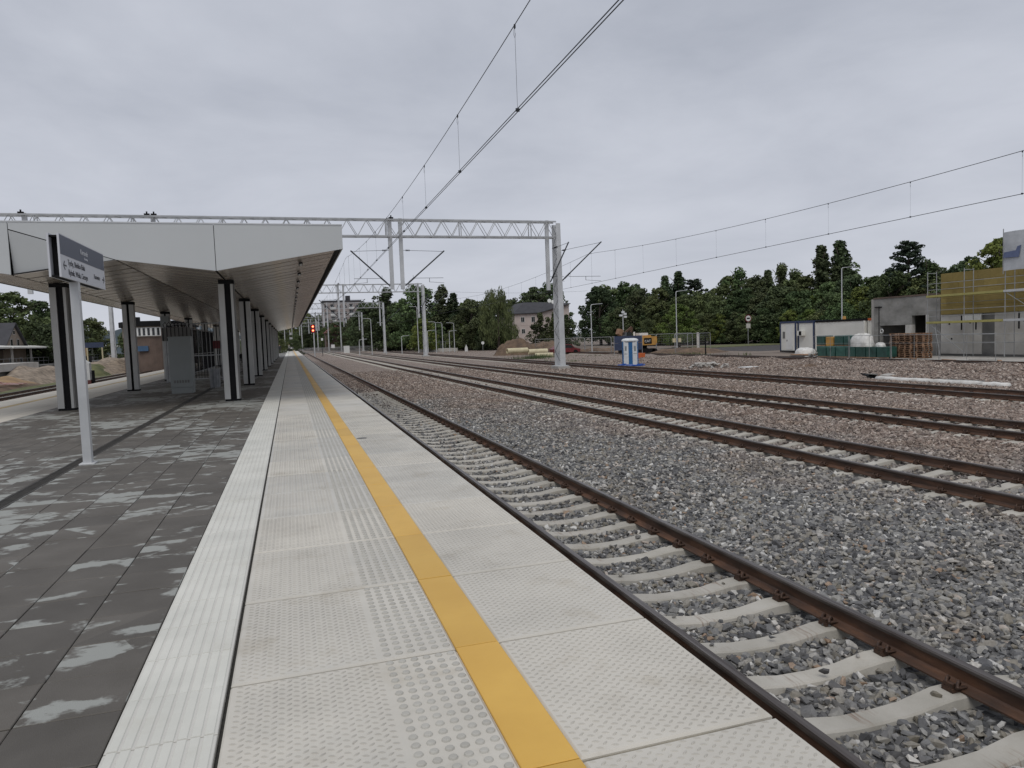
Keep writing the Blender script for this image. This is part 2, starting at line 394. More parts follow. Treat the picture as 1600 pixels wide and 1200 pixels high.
def m_paver():
    m, N, L, b = newmat('dark_paver_with_efflorescence')
    geo = N.new('ShaderNodeNewGeometry'); oi = N.new('ShaderNodeObjectInfo')
    mp = N.new('ShaderNodeVectorMath'); mp.operation = 'ADD'; mp.inputs[1].default_value = (8.6 + 0.803, -0.89, 0)
    L.new(geo.outputs['Position'], mp.inputs[0])
    sn = N.new('ShaderNodeVectorMath'); sn.operation = 'SNAP'; sn.inputs[1].default_value = (0.43, 0.43, 100)
    L.new(mp.outputs[0], sn.inputs[0])
    wnz = N.new('ShaderNodeTexWhiteNoise'); wnz.noise_dimensions = '3D'
    L.new(sn.outputs[0], wnz.inputs['Vector'])
    sc_ = N.new('ShaderNodeVectorMath'); sc_.operation = 'SCALE'; sc_.inputs['Scale'].default_value = 9.0
    L.new(wnz.outputs['Color'], sc_.inputs[0])
    ad = N.new('ShaderNodeVectorMath'); ad.operation = 'ADD'
    L.new(geo.outputs['Position'], ad.inputs[0]); L.new(sc_.outputs[0], ad.inputs[1])
    st = N.new('ShaderNodeVectorMath'); st.operation = 'MULTIPLY'; st.inputs[1].default_value = (2.0, 2.9, 1)
    L.new(ad.outputs[0], st.inputs[0])
    nz = N.new('ShaderNodeTexNoise'); nz.inputs['Scale'].default_value = 1.0; nz.inputs['Detail'].default_value = 8; nz.inputs['Roughness'].default_value = 0.6
    nz.inputs['Distortion'].default_value = 0.25
    L.new(st.outputs[0], nz.inputs['Vector'])
    # large-scale field that decides where the bloom is common
    nb = N.new('ShaderNodeTexNoise'); nb.inputs['Scale'].default_value = 0.32; nb.inputs['Detail'].default_value = 3
    L.new(geo.outputs['Position'], nb.inputs['Vector'])
    m1 = N.new('ShaderNodeMath'); m1.operation = 'MULTIPLY_ADD'; m1.inputs[1].default_value = 0.8
    L.new(nb.outputs['Fac'], m1.inputs[0]); L.new(nz.outputs['Fac'], m1.inputs[2])
    rp = N.new('ShaderNodeValToRGB'); rp.color_ramp.elements[0].position = 0.93; rp.color_ramp.elements[1].position = 0.975
    L.new(m1.outputs[0], rp.inputs[0])
    base = N.new('ShaderNodeTexNoise'); base.inputs['Scale'].default_value = 2.4; base.inputs['Detail'].default_value = 8
    L.new(geo.outputs['Position'], base.inputs['Vector'])
    rb = N.new('ShaderNodeValToRGB')
    rb.color_ramp.elements[0].position = 0.3; rb.color_ramp.elements[0].color = (0.076, 0.067, 0.055, 1)
    rb.color_ramp.elements[1].position = 0.7; rb.color_ramp.elements[1].color = (0.112, 0.101, 0.086, 1)
    L.new(base.outputs['Fac'], rb.inputs[0])
    hs = N.new('ShaderNodeHueSaturation')
    mv = N.new('ShaderNodeMapRange'); mv.inputs['To Min'].default_value = 0.84; mv.inputs['To Max'].default_value = 1.18
    L.new(wnz.outputs['Value'], mv.inputs['Value']); L.new(mv.outputs[0], hs.inputs['Value']); L.new(rb.outputs[0], hs.inputs['Color'])
    f2 = N.new('ShaderNodeMath'); f2.operation = 'MULTIPLY'; f2.inputs[1].default_value = 0.8
    L.new(rp.outputs[0], f2.inputs[0])
    mx_ = N.new('ShaderNodeMixRGB'); mx_.inputs['Color2'].default_value = (0.34, 0.35, 0.325, 1)
    L.new(f2.outputs[0], mx_.inputs['Fac']); L.new(hs.outputs[0], mx_.inputs['Color1'])
    L.new(mx_.outputs[0], b.inputs['Base Color'])
    b.inputs['Roughness'].default_value = 0.62
    g2 = N.new('ShaderNodeTexNoise'); g2.inputs['Scale'].default_value = 180
    L.new(geo.outputs['Position'], g2.inputs['Vector'])
    bp = N.new('ShaderNodeBump'); bp.inputs['Strength'].default_value = 0.25; bp.inputs['Distance'].default_value = 0.01
    L.new(g2.outputs['Fac'], bp.inputs['Height']); L.new(bp.outputs[0], b.inputs['Normal'])
    return m
M['paver'] = m_paver()

def brown_mask(N, L, geo):
    """1 where the ballast is the pinkish-brown kind (far from the platform), with a ragged border"""
    sp = N.new('ShaderNodeSeparateXYZ'); L.new(geo.outputs['Position'], sp.inputs[0])
    nz = N.new('ShaderNodeTexNoise'); nz.inputs['Scale'].default_value = 0.45; nz.inputs['Detail'].default_value = 4
    L.new(geo.outputs['Position'], nz.inputs['Vector'])
    a = N.new('ShaderNodeMath'); a.operation = 'MULTIPLY'; a.inputs[1].default_value = 0.085      # x
    L.new(sp.outputs['X'], a.inputs[0])
    c = N.new('ShaderNodeMath'); c.operation = 'MULTIPLY_ADD'; c.inputs[1].default_value = 0.028   # y
    L.new(sp.outputs['Y'], c.inputs[0]); L.new(a.outputs[0], c.inputs[2])
    d = N.new('ShaderNodeMath'); d.operation = 'MULTIPLY_ADD'; d.inputs[1].default_value = 1.1
    L.new(nz.outputs['Fac'], d.inputs[0]); L.new(c.outputs[0], d.inputs[2])
    r = N.new('ShaderNodeMapRange'); r.inputs['From Min'].default_value = 1.5; r.inputs['From Max'].default_value = 2.1
    L.new(d.outputs[0], r.inputs['Value'])
    return r.outputs[0]

GREYS = [(0.0, (0.062, 0.062, 0.064)), (0.3, (0.125, 0.124, 0.125)), (0.52, (0.20, 0.197, 0.19)), (0.70, (0.28, 0.27, 0.245)),
         (0.82, (0.18, 0.16, 0.125)), (0.90, (0.40, 0.39, 0.37)), (0.965, (0.56, 0.55, 0.52)), (0.99, (0.27, 0.19, 0.13))]
BROWNS = [(0.0, (0.08, 0.060, 0.050)), (0.3, (0.175, 0.132, 0.108)), (0.55, (0.28, 0.215, 0.178)), (0.75, (0.22, 0.188, 0.16)),
          (0.88, (0.37, 0.30, 0.25)), (0.97, (0.48, 0.42, 0.37))]
def ramp(N, stops):
    r = N.new('ShaderNodeValToRGB')
    e = r.color_ramp.elements
    e[0].position = stops[0][0]; e[0].color = (*stops[0][1], 1)
    e[1].position = stops[1][0]; e[1].color = (*stops[1][1], 1)
    for p, c in stops[2:]:
        k = e.new(p); k.color = (*c, 1)
    r.color_ramp.interpolation = 'LINEAR'
    return r
def m_stone():
    m, N, L, b = newmat('ballast_stone')
    geo = N.new('ShaderNodeNewGeometry'); oi = N.new('ShaderNodeObjectInfo')
    g = ramp(N, GREYS); br = ramp(N, BROWNS)
    L.new(oi.outputs['Random'], g.inputs[0]); L.new(oi.outputs['Random'], br.inputs[0])
    mask = brown_mask(N, L, geo)
    mx_ = N.new('ShaderNodeMixRGB')
    L.new(mask, mx_.inputs['Fac']); L.new(g.outputs[0], mx_.inputs['Color1']); L.new(br.outputs[0], mx_.inputs['Color2'])
    nz = N.new('ShaderNodeTexNoise'); nz.inputs['Scale'].default_value = 45; nz.inputs['Detail'].default_value = 5
    L.new(geo.outputs['Position'], nz.inputs['Vector'])
    mr_ = N.new('ShaderNodeMapRange'); mr_.inputs['To Min'].default_value = 0.6; mr_.inputs['To Max'].default_value = 1.45
    L.new(nz.outputs['Fac'], mr_.inputs['Value'])
    hs = N.new('ShaderNodeHueSaturation'); L.new(mr_.outputs[0], hs.inputs['Value']); L.new(mx_.outputs[0], hs.inputs['Color'])
    nl = N.new('ShaderNodeTexNoise'); nl.inputs['Scale'].default_value = 0.8; nl.inputs['Detail'].default_value = 5
    L.new(geo.outputs['Position'], nl.inputs['Vector'])
    ml = N.new('ShaderNodeMapRange'); ml.inputs['From Min'].default_value = 0.5; ml.inputs['From Max'].default_value = 0.75; ml.inputs['To Max'].default_value = 0.55
    L.new(nl.outputs['Fac'], ml.inputs['Value'])
    mq = N.new('ShaderNodeMixRGB'); mq.blend_type = 'MULTIPLY'; mq.inputs['Color2'].default_value = (0.72, 0.60, 0.48, 1)
    L.new(ml.outputs[0], mq.inputs['Fac']); L.new(hs.outputs[0], mq.inputs['Color1'])
    L.new(mq.outputs[0], b.inputs['Base Color'])
    b.inputs['Roughness'].default_value = 0.72
    bp = N.new('ShaderNodeBump'); bp.inputs['Strength'].default_value = 0.4; bp.inputs['Distance'].default_value = 0.004
    L.new(nz.outputs['Fac'], bp.inputs['Height']); L.new(bp.outputs[0], b.inputs['Normal'])
    return m
M['stone'] = m_stone()
def m_bed():
    m, N, L, b = newmat('ballast_bed')
    geo = N.new('ShaderNodeNewGeometry')
    vo = N.new('ShaderNodeTexVoronoi'); vo.inputs['Scale'].default_value = 17
    L.new(geo.outputs['Position'], vo.inputs['Vector'])
    sp = N.new('ShaderNodeSeparateColor'); L.new(vo.outputs['Color'], sp.inputs[0])
    g = ramp(N, GREYS); br = ramp(N, BROWNS)
    L.new(sp.outputs[0], g.inputs[0]); L.new(sp.outputs[0], br.inputs[0])
    mask = brown_mask(N, L, geo)
    mx_ = N.new('ShaderNodeMixRGB')
    L.new(mask, mx_.inputs['Fac']); L.new(g.outputs[0], mx_.inputs['Color1']); L.new(br.outputs[0], mx_.inputs['Color2'])
    nz = N.new('ShaderNodeTexNoise'); nz.inputs['Scale'].default_value = 0.5; nz.inputs['Detail'].default_value = 6
    L.new(geo.outputs['Position'], nz.inputs['Vector'])
    mr_ = N.new('ShaderNodeMapRange'); mr_.inputs['To Min'].default_value = 0.7; mr_.inputs['To Max'].default_value = 1.3
    L.new(nz.outputs['Fac'], mr_.inputs['Value'])
    hs = N.new('ShaderNodeHueSaturation'); L.new(mr_.outputs[0], hs.inputs['Value']); L.new(mx_.outputs[0], hs.inputs['Color'])
    L.new(hs.outputs[0], b.inputs['Base Color'])
    b.inputs['Roughness'].default_value = 0.9
    bp = N.new('ShaderNodeBump'); bp.inputs['Strength'].default_value = 1.0; bp.inputs['Distance'].default_value = 0.05; bp.invert = True
    L.new(vo.outputs['Distance'], bp.inputs['Height']); L.new(bp.outputs[0], b.inputs['Normal'])
    return m
M['bed'] = m_bed()
def m_ground():
    m, N, L, b = newmat('site_ground')
    geo = N.new('ShaderNodeNewGeometry')
    nz = N.new('ShaderNodeTexNoise'); nz.inputs['Scale'].default_value = 0.12; nz.inputs['Detail'].default_value = 10; nz.inputs['Roughness'].default_value = 0.62
    L.new(geo.outputs['Position'], nz.inputs['Vector'])
    r = ramp(N, [(0.3, (0.085, 0.068, 0.056)), (0.45, (0.16, 0.128, 0.105)), (0.58, (0.215, 0.175, 0.145)), (0.7, (0.12, 0.115, 0.06)), (0.85, (0.08, 0.10, 0.04))])
    L.new(nz.outputs['Fac'], r.inputs[0]); L.new(r.outputs[0], b.inputs['Base Color'])
    b.inputs['Roughness'].default_value = 0.95
    n2 = N.new('ShaderNodeTexNoise'); n2.inputs['Scale'].default_value = 6; n2.inputs['Detail'].default_value = 8
    L.new(geo.outputs['Position'], n2.inputs['Vector'])
    bp = N.new('ShaderNodeBump'); bp.inputs['Strength'].default_value = 0.8; bp.inputs['Distance'].default_value = 0.08
    L.new(n2.outputs['Fac'], bp.inputs['Height']); L.new(bp.outputs[0], b.inputs['Normal'])
    return m
M['ground'] = m_ground()
def m_rail():
    m, N, L, b = newmat('rusty_rail_steel')
    geo = N.new('ShaderNodeNewGeometry')
    nz = N.new('ShaderNodeTexNoise'); nz.inputs['Scale'].default_value = 5; nz.inputs['Detail'].default_value = 8; nz.inputs['Roughness'].default_value = 0.65
    vm = N.new('ShaderNodeVectorMath'); vm.operation = 'MULTIPLY'; vm.inputs[1].default_value = (1, 0.35, 2.2)
    L.new(geo.outputs['Position'], vm.inputs[0]); L.new(vm.outputs[0], nz.inputs['Vector'])
    r = ramp(N, [(0.3, (0.036, 0.022, 0.016)), (0.48, (0.078, 0.041, 0.025)), (0.62, (0.135, 0.066, 0.036)), (0.78, (0.19, 0.10, 0.056))])
    L.new(nz.outputs['Fac'], r.inputs[0]); L.new(r.outputs[0], b.inputs['Base Color'])
    b.inputs['Roughness'].default_value = 0.62
    return m
M['rail'] = m_rail()
M['rail_head'] = mat('worn_rail_head', (0.16, 0.143, 0.133), (0.065, 0.05, 0.043), 3, 0.36, 0.6, stretch=(9, 0.25, 1))
def m_soffit():
    m, N, L, b = newmat('bronze_grey_soffit_metal')
    geo = N.new('ShaderNodeNewGeometry'); oi = N.new('ShaderNodeObjectInfo')
    mv = N.new('ShaderNodeMapRange'); mv.inputs['To Min'].default_value = 0.88; mv.inputs['To Max'].default_value = 1.1
    L.new(oi.outputs['Random'], mv.inputs['Value'])
    hs = N.new('ShaderNodeHueSaturation'); hs.inputs['Color'].default_value = (0.66, 0.59, 0.51, 1)
    L.new(mv.outputs[0], hs.inputs['Value']); L.new(hs.outputs[0], b.inputs['Base Color'])
    b.inputs['Metallic'].default_value = 0.5
    b.inputs['Roughness'].default_value = 0.24
    nz = N.new('ShaderNodeTexNoise'); nz.inputs['Scale'].default_value = 1.4; nz.inputs['Detail'].default_value = 2
    L.new(geo.outputs['Position'], nz.inputs['Vector'])
    bp = N.new('ShaderNodeBump'); bp.inputs['Strength'].default_value = 0.12; bp.inputs['Distance'].default_value = 0.03
    L.new(nz.outputs['Fac'], bp.inputs['Height']); L.new(bp.outputs[0], b.inputs['Normal'])
    return m
M['soffit'] = m_soffit()

# ------------------------------------------------------------------ terrain
def sheet(name, xs, ys, zf, m, kind='structure'):
    X, Y = np.meshgrid(xs, ys)
    Z = zf(X, Y)
    v = np.stack([X, Y, Z], -1).reshape(-1, 3)
    nx, ny = len(xs), len(ys)
    i = np.arange(nx - 1)[None, :] + nx * np.arange(ny - 1)[:, None]
    f = np.stack([i, i + 1, i + nx + 1, i + nx], -1).reshape(-1, 4)
    me = bpy.data.meshes.new(name)
    me.vertices.add(len(v)); me.vertices.foreach_set('co', v.ravel())
    me.loops.add(f.size); me.loops.foreach_set('vertex_index', f.ravel())
    me.polygons.add(len(f)); me.polygons.foreach_set('loop_start', np.arange(0, f.size, 4))
    me.polygons.foreach_set('use_smooth', np.ones(len(f), bool))
    me.update(calc_edges=True)
    me.materials.append(m)
    o = obj(name, me)
    o['kind'] = kind
    return o

def smooth01(t):
    t = np.clip(t, 0, 1)
    return t * t * (3 - 2 * t)
def bed_z(x, y):
    x = np.asarray(x, float); y = np.asarray(y, float)
    z = -1.018 + 0.0 * x
    hump = smooth01((x - 25.2) / 3.5) * smooth01((38.5 - x) / 2.0) * smooth01((90 - y) / 20)
    z = z + hump * (0.16 + 0.09 * np.sin(x * 0.9 + y * 0.37) * np.sin(y * 0.55 + 1.2) + 0.05 * np.sin(x * 2.1 - y * 1.3))
    # slightly fuller shoulders between the tracks
    for a in (6.75, 12.5, 18.5):
        z = z + 0.02 * np.exp(-((x - a) / 0.9) ** 2)
    out = np.ones_like(z)
    for a in (3.56, 9.9, 15.15, 22.0):
        out = np.minimum(out, smooth01((np.abs(x - a) - 0.80) / 0.28))
    z = z + 0.034 * out * (x < 26)
    return z

ground = sheet('ground', np.linspace(-1500, 2500, 60), np.concatenate([np.linspace(-60, 400, 40), np.linspace(460, 4000, 40)]),
               lambda x, y: -1.12 + 0 * x, M['ground'])
bed = sheet('ballast_bed', np.concatenate([np.linspace(1.6, 24, 150), np.linspace(24.5, 40, 50)]), np.linspace(-4, 420, 500),
            bed_z, M['bed'])
bed_l = sheet('ballast_bed_left', np.linspace(-19.6, -9.5, 12), np.linspace(-4, 420, 60), lambda x, y: -1.05 + 0 * x, M['bed'])
bed_l.name = 'left_ballast_bed'

hx = np.linspace(-700, 300, 90)
def hill_z(x, y):
    t = (y - 900) / 160
    prof = np.interp(x, [-700, -420, -300, -240, -222, -205, -190, -175, -120, 0, 300],
                     [30, 34, 24, 20, 22, 26.5, 24, 29, 30, 20, 10])
    return -1.5 + (prof + 1.5 + 1.2 * np.sin(x * 0.11) + 0.8 * np.sin(x * 0.31)) * np.exp(-t * t * 1.5)
sheet('hills', hx, np.linspace(640, 1200, 30), hill_z, M['hill'])

# road and verge of the goods yard, right
rd = MB(); rd.box(52, 84, 70, 92, -1.13, -1.10); rd.box(60, 120, 64, 70.0, -1.13, -1.10)
o = rd.build('road', M['asphalt']); o['kind'] = 'structure'
vg = MB(); vg.box(60, 140, 92.5, 104, -1.13, -1.05); o = vg.build('grass_verge', M['verge']); tag(o, 'dry grass verge along the yard road below the trees', 'grass', kind='stuff')

# ------------------------------------------------------------------ tracks
def bend(y):
    d = max(0.0, y - 210.0)
    return -d * d / 2600.0

RAIL_PROFILE = [(-0.075, 0.0), (-0.075, 0.012), (-0.022, 0.030), (-0.009, 0.045), (-0.009, 0.125), (-0.034, 0.138), (-0.036, 0.160), (-0.028, 0.172),
                (0.028, 0.172), (0.036, 0.160), (0.034, 0.138), (0.009, 0.125), (0.009, 0.045), (0.022, 0.030), (0.075, 0.012), (0.075, 0.0)]
def rail_mesh(x, y0, y1, z):
    ys = [y0] + [v for v in (60, 120, 180) if y0 < v < y1] + [v for v in range(215, int(y1) + 1, 10)]
    b = MB()
    n = len(RAIL_PROFILE)
    for k, y in enumerate(ys):
        b.v += [(x + bend(y) + px, y, z + pz) for px, pz in RAIL_PROFILE]
    for k in range(len(ys) - 1):
        for i in range(n):
            j = (i + 1) % n
            b.f.append((k * n + i, k * n + j, (k + 1) * n + j, (k + 1) * n + i))
            b.m.append(1 if i in (5, 6, 7, 8, 9) else 0)
    b.f.append(tuple(range(n))); b.m.append(0)
    b.f.append(tuple(range((len(ys) - 1) * n, len(ys) * n))); b.m.append(0)
    return b

def sleeper_shape(b, x, y, z):
    """concrete sleeper with raised rail seats and a lowered middle; z = rail foot level"""
    st = [(-1.27, -0.045, .088), (-1.05, -0.012, .094), (-0.95, -0.004, .1), (-0.56, -0.004, .1), (-0.42, -0.022, .094), (-0.25, -0.046, .088), (0, -0.052, .086),
          (0.25, -0.046, .088), (0.42, -0.022, .094), (0.56, -0.004, .1), (0.95, -0.004, .1), (1.05, -0.012, .094), (1.27, -0.045, .088)]
    vs, fs = [], []
    for px, pz, hw in st:
        vs += [(x + px, y - hw - 0.03, z - 0.2), (x + px, y - hw, z + pz - 0.012), (x + px, y - hw + 0.012, z + pz),
               (x + px, y + hw - 0.012, z + pz), (x + px, y + hw, z + pz - 0.012), (x + px, y + hw + 0.03, z - 0.2)]
    for k in range(len(st) - 1):
        for i in range(5):
            fs.append((k * 6 + i, (k + 1) * 6 + i, (k + 1) * 6 + i + 1, k * 6 + i + 1))
    fs += [(0, 1, 2, 3, 4, 5), tuple((len(st) - 1) * 6 + i for i in (5, 4, 3, 2, 1, 0))]
    b.add(vs, fs)

sb_ = MB(); sleeper_shape(sb_, 0, 0, 0)
SLEEPER = sb_.mesh('sleeper', M['sleeper'])
def clip_mesh():
    b = MB()
    # elastic clip: a bent spring bar with two loops, and its cast shoulder
    pts = []
    for k in range(15):
        t = k / 14
        a = t * math.pi * 3.3
        pts.append((0.012 + 0.026 * math.cos(a) + 0.012, -0.055 + 0.11 * t, 0.036 + 0.024 * math.sin(a)))
    b.tube(pts, 0.0088, 6)
    b.box(0.005, 0.062, -0.035, 0.035, 0.0, 0.022)
    b.box(0.03, 0.058, -0.028, 0.028, 0.022, 0.046)
    b.cyl((-0.02, -0.05, 0.03), (0.05, -0.045, 0.032), 0.0088, 6)
    return b
CLIP = clip_mesh().mesh('rail_clip', M['iron'], smooth=False)

RAIL_TOP = -0.76
FOOT = RAIL_TOP - 0.172
SLEEPERS_AT = []       # footprints kept free of stones
def track(name, label, x, y0, y1, n_own, n_clips, s_from=0.45, sl_end=230, phase=0.0, dz=0.0):
    root = thing(name, (x, y0, FOOT + dz), label, 'railway track')
    off = (x, y0, FOOT + dz)
    for s in (-0.753, 0.753):
        b = rail_mesh(x + s, y0, y1, FOOT + dz); b.off = off
        b.build('rail', [M['rail'], M['rail_head']], root)
    ys = []
    y = s_from + phase
    while y < sl_end:
        ys.append(y); y += 0.605
    rest = MB(off); rclip = MB(off)
    for k, y in enumerate(ys):
        jx = random.uniform(-0.012, 0.012)
        SLEEPERS_AT.append((x + bend(y) + jx, y))
        if k < n_own:
            so = obj('sleeper', SLEEPER, root, (bend(y) + jx, y - y0, 0))
            so.rotation_euler = (0, 0, random.uniform(-0.008, 0.008))
            if k < n_clips:
                for rs in (-0.753, 0.753):
                    for sd_ in (-1, 1):
                        c = obj('rail_clip', CLIP, so, (rs + sd_ * 0.062 - jx, 0, -0.002))
                        c.scale = (sd_ * 1.25, 1.25, 1.3)
        else:
            sleeper_shape(rest, x + bend(y) + jx, y, FOOT + dz)
        if k >= n_clips and y < 75:
            for rs in (-0.753, 0.753):
                for sd_ in (-1, 1):
                    cx = x + rs + sd_ * 0.095
                    rclip.box(cx - 0.03, cx + 0.03, y - 0.055, y + 0.055, FOOT + dz, FOOT + dz + 0.055)
    if rest.v: tag(rest.build('far_sleepers', M['sleeper'], root), kind='stuff')
    if rclip.v: tag(rclip.build('far_rail_clips', M['iron'], root), kind='stuff')
    return root

track('railway_track', 'rusty track on pale concrete sleepers directly beside the platform edge', 3.56, -3.5, 420, 110, 44, s_from=-1.2, phase=0.0, sl_end=37)
track('railway_track', 'second rusty track from the platform, its sleeper ends half buried in ballast', 9.90, -3.5, 420, 95, 30, s_from=3.0, phase=0.2)
track('railway_track', 'third track from the platform, with brown ballast on either side', 15.15, -3.5, 420, 85, 16, s_from=6.0)
track('railway_track', 'fourth track, passing just beyond the foot of the tall gantry leg', 22.0, -3.5, 330, 60, 0, s_from=11)
track('railway_track', 'furthest track, low along the building site behind a bank of stones', 37.2, 18, 130, 0, 0, s_from=20, sl_end=90)
track('railway_track', 'track hidden low along the left side of the platform', -11.6, -3.5, 330, 0, 0, s_from=20, sl_end=120)
track('railway_track', 'left hand track in front of the sand heaps', -16.35, 20, 330, 0, 0, s_from=30, sl_end=160)

# ------------------------------------------------------------------ ballast stones
rocks_col = bpy.data.collections.new('rock_shapes')
def rock(k):
    bm = bmesh.new()
    r = random.Random(100 + k)
    for _ in range(13):
        v = Vector((r.gauss(0, 1), r.gauss(0, 1), r.gauss(0, 1))).normalized()
        v = Vector((v.x * r.uniform(.9, 1.2), v.y * r.uniform(.62, .8), v.z * r.uniform(.45, .62)))
        bm.verts.new(v)
    bmesh.ops.convex_hull(bm, input=bm.verts)
    for v in [v for v in bm.verts if not v.link_faces]: bm.verts.remove(v)
    bmesh.ops.recalc_face_normals(bm, faces=bm.faces)
    me = bpy.data.meshes.new('ballast_rock'); bm.to_mesh(me); bm.free()
    me.materials.append(M['stone'])
    o = bpy.data.objects.new('ballast_rock', me)
    rocks_col.objects.link(o)
for k in range(9): rock(k)

def stones(name, label, areas):
    """areas: (x0,x1,y0,y1,per m2,size_m,lift)"""
    P, S = [], []
    sl = np.array(SLEEPERS_AT)
    for x0, x1, y0, y1, dens, size, lift in areas:
        n = int((x1 - x0) * (y1 - y0) * dens)
        x = rng.uniform(x0, x1, n); y = rng.uniform(y0, y1, n)
        s = size * np.exp(rng.normal(0, 0.28, n))
        z = bed_z(x, y) if x0 > 0 else np.full(n, -1.05)
        z = z + lift + rng.uniform(-0.012, 0.028, n)
        keep = np.ones(n, bool)
        near = sl[(sl[:, 1] > y0 - 1) & (sl[:, 1] < y1 + 1) & (sl[:, 0] > x0 - 2) & (sl[:, 0] < x1 + 2)]
        for sx, sy in near:
            inside = (np.abs(x - sx) < 1.27) & (np.abs(y - sy) < 0.088 + s * 0.5)
            dxs = np.abs(x - sx)
            pe = 1.0 if sx < 5 else (0.40 if sx < 11 else 0.28)
            u_ = rng.uniform(0, 1, n)
            strew = (u_ < 0.006) | ((dxs > 1.0 + 0.06 * np.sin(sy * 7)) & (u_ < pe * (0.3 + 0.7 * (np.sin(sy * 2.3 + sx) > -0.2))))
            keep &= ~(inside & ~strew)
            top = inside & strew
            z[top] = FOOT - 0.012 - 0.03 * (dxs[top] > 0.95) + s[top] * 0.3
        # rails
        for tx in (3.56, 9.9, 15.15, 22.0):
            for rr in (-0.753, 0.753):
                keep &= np.abs(x - (tx + rr)) > 0.085 + s * 0.2
        P.append(np.stack([x, y, z], -1)[keep]); S.append(s[keep])
    P = np.concatenate(P); S = np.concatenate(S)
    me = bpy.data.meshes.new(name)
    me.vertices.add(len(P)); me.vertices.foreach_set('co', P.ravel())
    at = me.attributes.new('size', 'FLOAT', 'POINT'); at.data.foreach_set('value', S)
    rot = np.stack([rng.normal(0, 0.5, len(P)), rng.normal(0, 0.5, len(P)), rng.uniform(0, 6.283, len(P))], -1)
    ar = me.attributes.new('turn', 'FLOAT_VECTOR', 'POINT'); ar.data.foreach_set('vector', rot.ravel())
    o = obj(name, me)
    tag(o, label, 'gravel', kind='stuff')
    ng = bpy.data.node_groups.new('stones', 'GeometryNodeTree')
    ng.interface.new_socket('Geometry', in_out='INPUT', socket_type='NodeSocketGeometry')
    ng.interface.new_socket('Geometry', in_out='OUTPUT', socket_type='NodeSocketGeometry')
    N, L = ng.nodes, ng.links
    gi = N.new('NodeGroupInput'); go = N.new('NodeGroupOutput')
    ci = N.new('GeometryNodeCollectionInfo'); ci.inputs['Collection'].default_value = rocks_col
    ci.inputs['Separate Children'].default_value = True; ci.inputs['Reset Children'].default_value = True
    ip = N.new('GeometryNodeInstanceOnPoints'); ip.inputs['Pick Instance'].default_value = True
    a1 = N.new('GeometryNodeInputNamedAttribute'); a1.data_type = 'FLOAT'; a1.inputs['Name'].default_value = 'size'
    a2 = N.new('GeometryNodeInputNamedAttribute'); a2.data_type = 'FLOAT_VECTOR'; a2.inputs['Name'].default_value = 'turn'
    L.new(gi.outputs[0], ip.inputs['Points']); L.new(ci.outputs[0], ip.inputs['Instance'])
    L.new(a1.outputs['Attribute'], ip.inputs['Scale']); L.new(a2.outputs['Attribute'], ip.inputs['Rotation'])
    L.new(ip.outputs[0], go.inputs[0])
    md = o.modifiers.new('stones', 'NODES'); md.node_group = ng
    return o
stones('ballast', 'loose crushed stone ballast between and around the tracks', [
    (1.75, 9.0, 0.8, 9, 620, 0.038, 0.0), (9.0, 14.5, 2, 9, 480, 0.039, 0.0),
    (1.75, 9.5, 9, 20, 460, 0.040, 0.0), (9.5, 20, 5, 20, 360, 0.042, 0.0),
    (1.75, 14, 20, 38, 230, 0.045, 0.0), (14, 26, 12, 38, 200, 0.048, 0.0),
    (3, 27, 38, 62, 90, 0.055, 0.0), (26, 38, 18, 60, 75, 0.06, 0.0),
    (-15, -12.8, 30, 70, 60, 0.055, 0.0)])

# ------------------------------------------------------------------ platform
pl = MB()
pl.box(-9.62, 1.72, -4, 262, -1.2, -0.135)
platform = pl.build('platform', M['concrete']); platform['kind'] = 'structure'
bd = MB(); bd.box(-9.60, 1.70, -4, 261.9, -0.134, -0.035); bd.build('joint_bedding', M['joint'], platform)
bd = MB(); bd.box(-0.35, 1.69, 0.5, 261, -0.0345, -0.016); bd.build('mortar_bedding', M['mortar'], platform)

Y0, PITCH = 2.41 - 1.12 * 5, 1.12
XL0, XY0, XY1, XR1 = -0.355, 0.735, 0.962, 1.825
def slab_meshes(kind):
    """returns dict of meshes in slab-local coordinates (x world, y 0..1.112)"""
    l = 1.096
    b = MB()
    b.cbox(XL0, XY0 - 0.004, 0, l, -0.13, 0.0, 0.010)
    b.cbox(XY1 + 0.004, XR1, 0, l, -0.13, 0.0, 0.010)
    b.box(XY0 - 0.004, XY1 + 0.004, 0.004, l - 0.004, -0.13, -0.012)
    return b
SLAB = slab_meshes(0).mesh('slab', M['slab'])
b = MB(); b.cbox(XY0, XY1, 0.001, 1.112, -0.0118, 0.002, 0.003); YEL = b.mesh('yellow_strip', M['yellow'])
def lozenge(b, x, y, a, lx, ly, h):
    ca, sa = math.cos(a), math.sin(a)
    ps = [(-lx, 0), (-lx * .5, -ly), (lx * .5, -ly), (lx, 0), (lx * .5, ly), (-lx * .5, ly)]
    base = [(x + u * ca - v * sa, y + u * sa + v * ca, -0.0004) for u, v in ps]
    top = [(x + (u * ca - v * sa) * .62, y + (u * sa + v * ca) * .55, h) for u, v in ps]
    b.add(base + top, [(6, 7, 8, 9, 10, 11)] + [(i, (i + 1) % 6, 6 + (i + 1) % 6, 6 + i) for i in range(6)])
def tread(x0, x1):
    b = MB()
    nx = int((x1 - x0) / 0.031); ny = int(1.07 / 0.0225)
    for i in range(nx):
        for j in range(ny):
            x = x0 + (i + .5) * (x1 - x0) / nx; y = 0.02 + (j + .5) * 1.066 / ny
            if (i + j) % 2: continue
            x += random.uniform(-.0012, .0012); y += random.uniform(-.0012, .0012)
            if i % 2: lozenge(b, x, y, R(38), 0.0175, 0.0055, 0.0036)
            else: lozenge(b, x, y, R(-22), 0.0175, 0.0058, 0.0036)
    return b
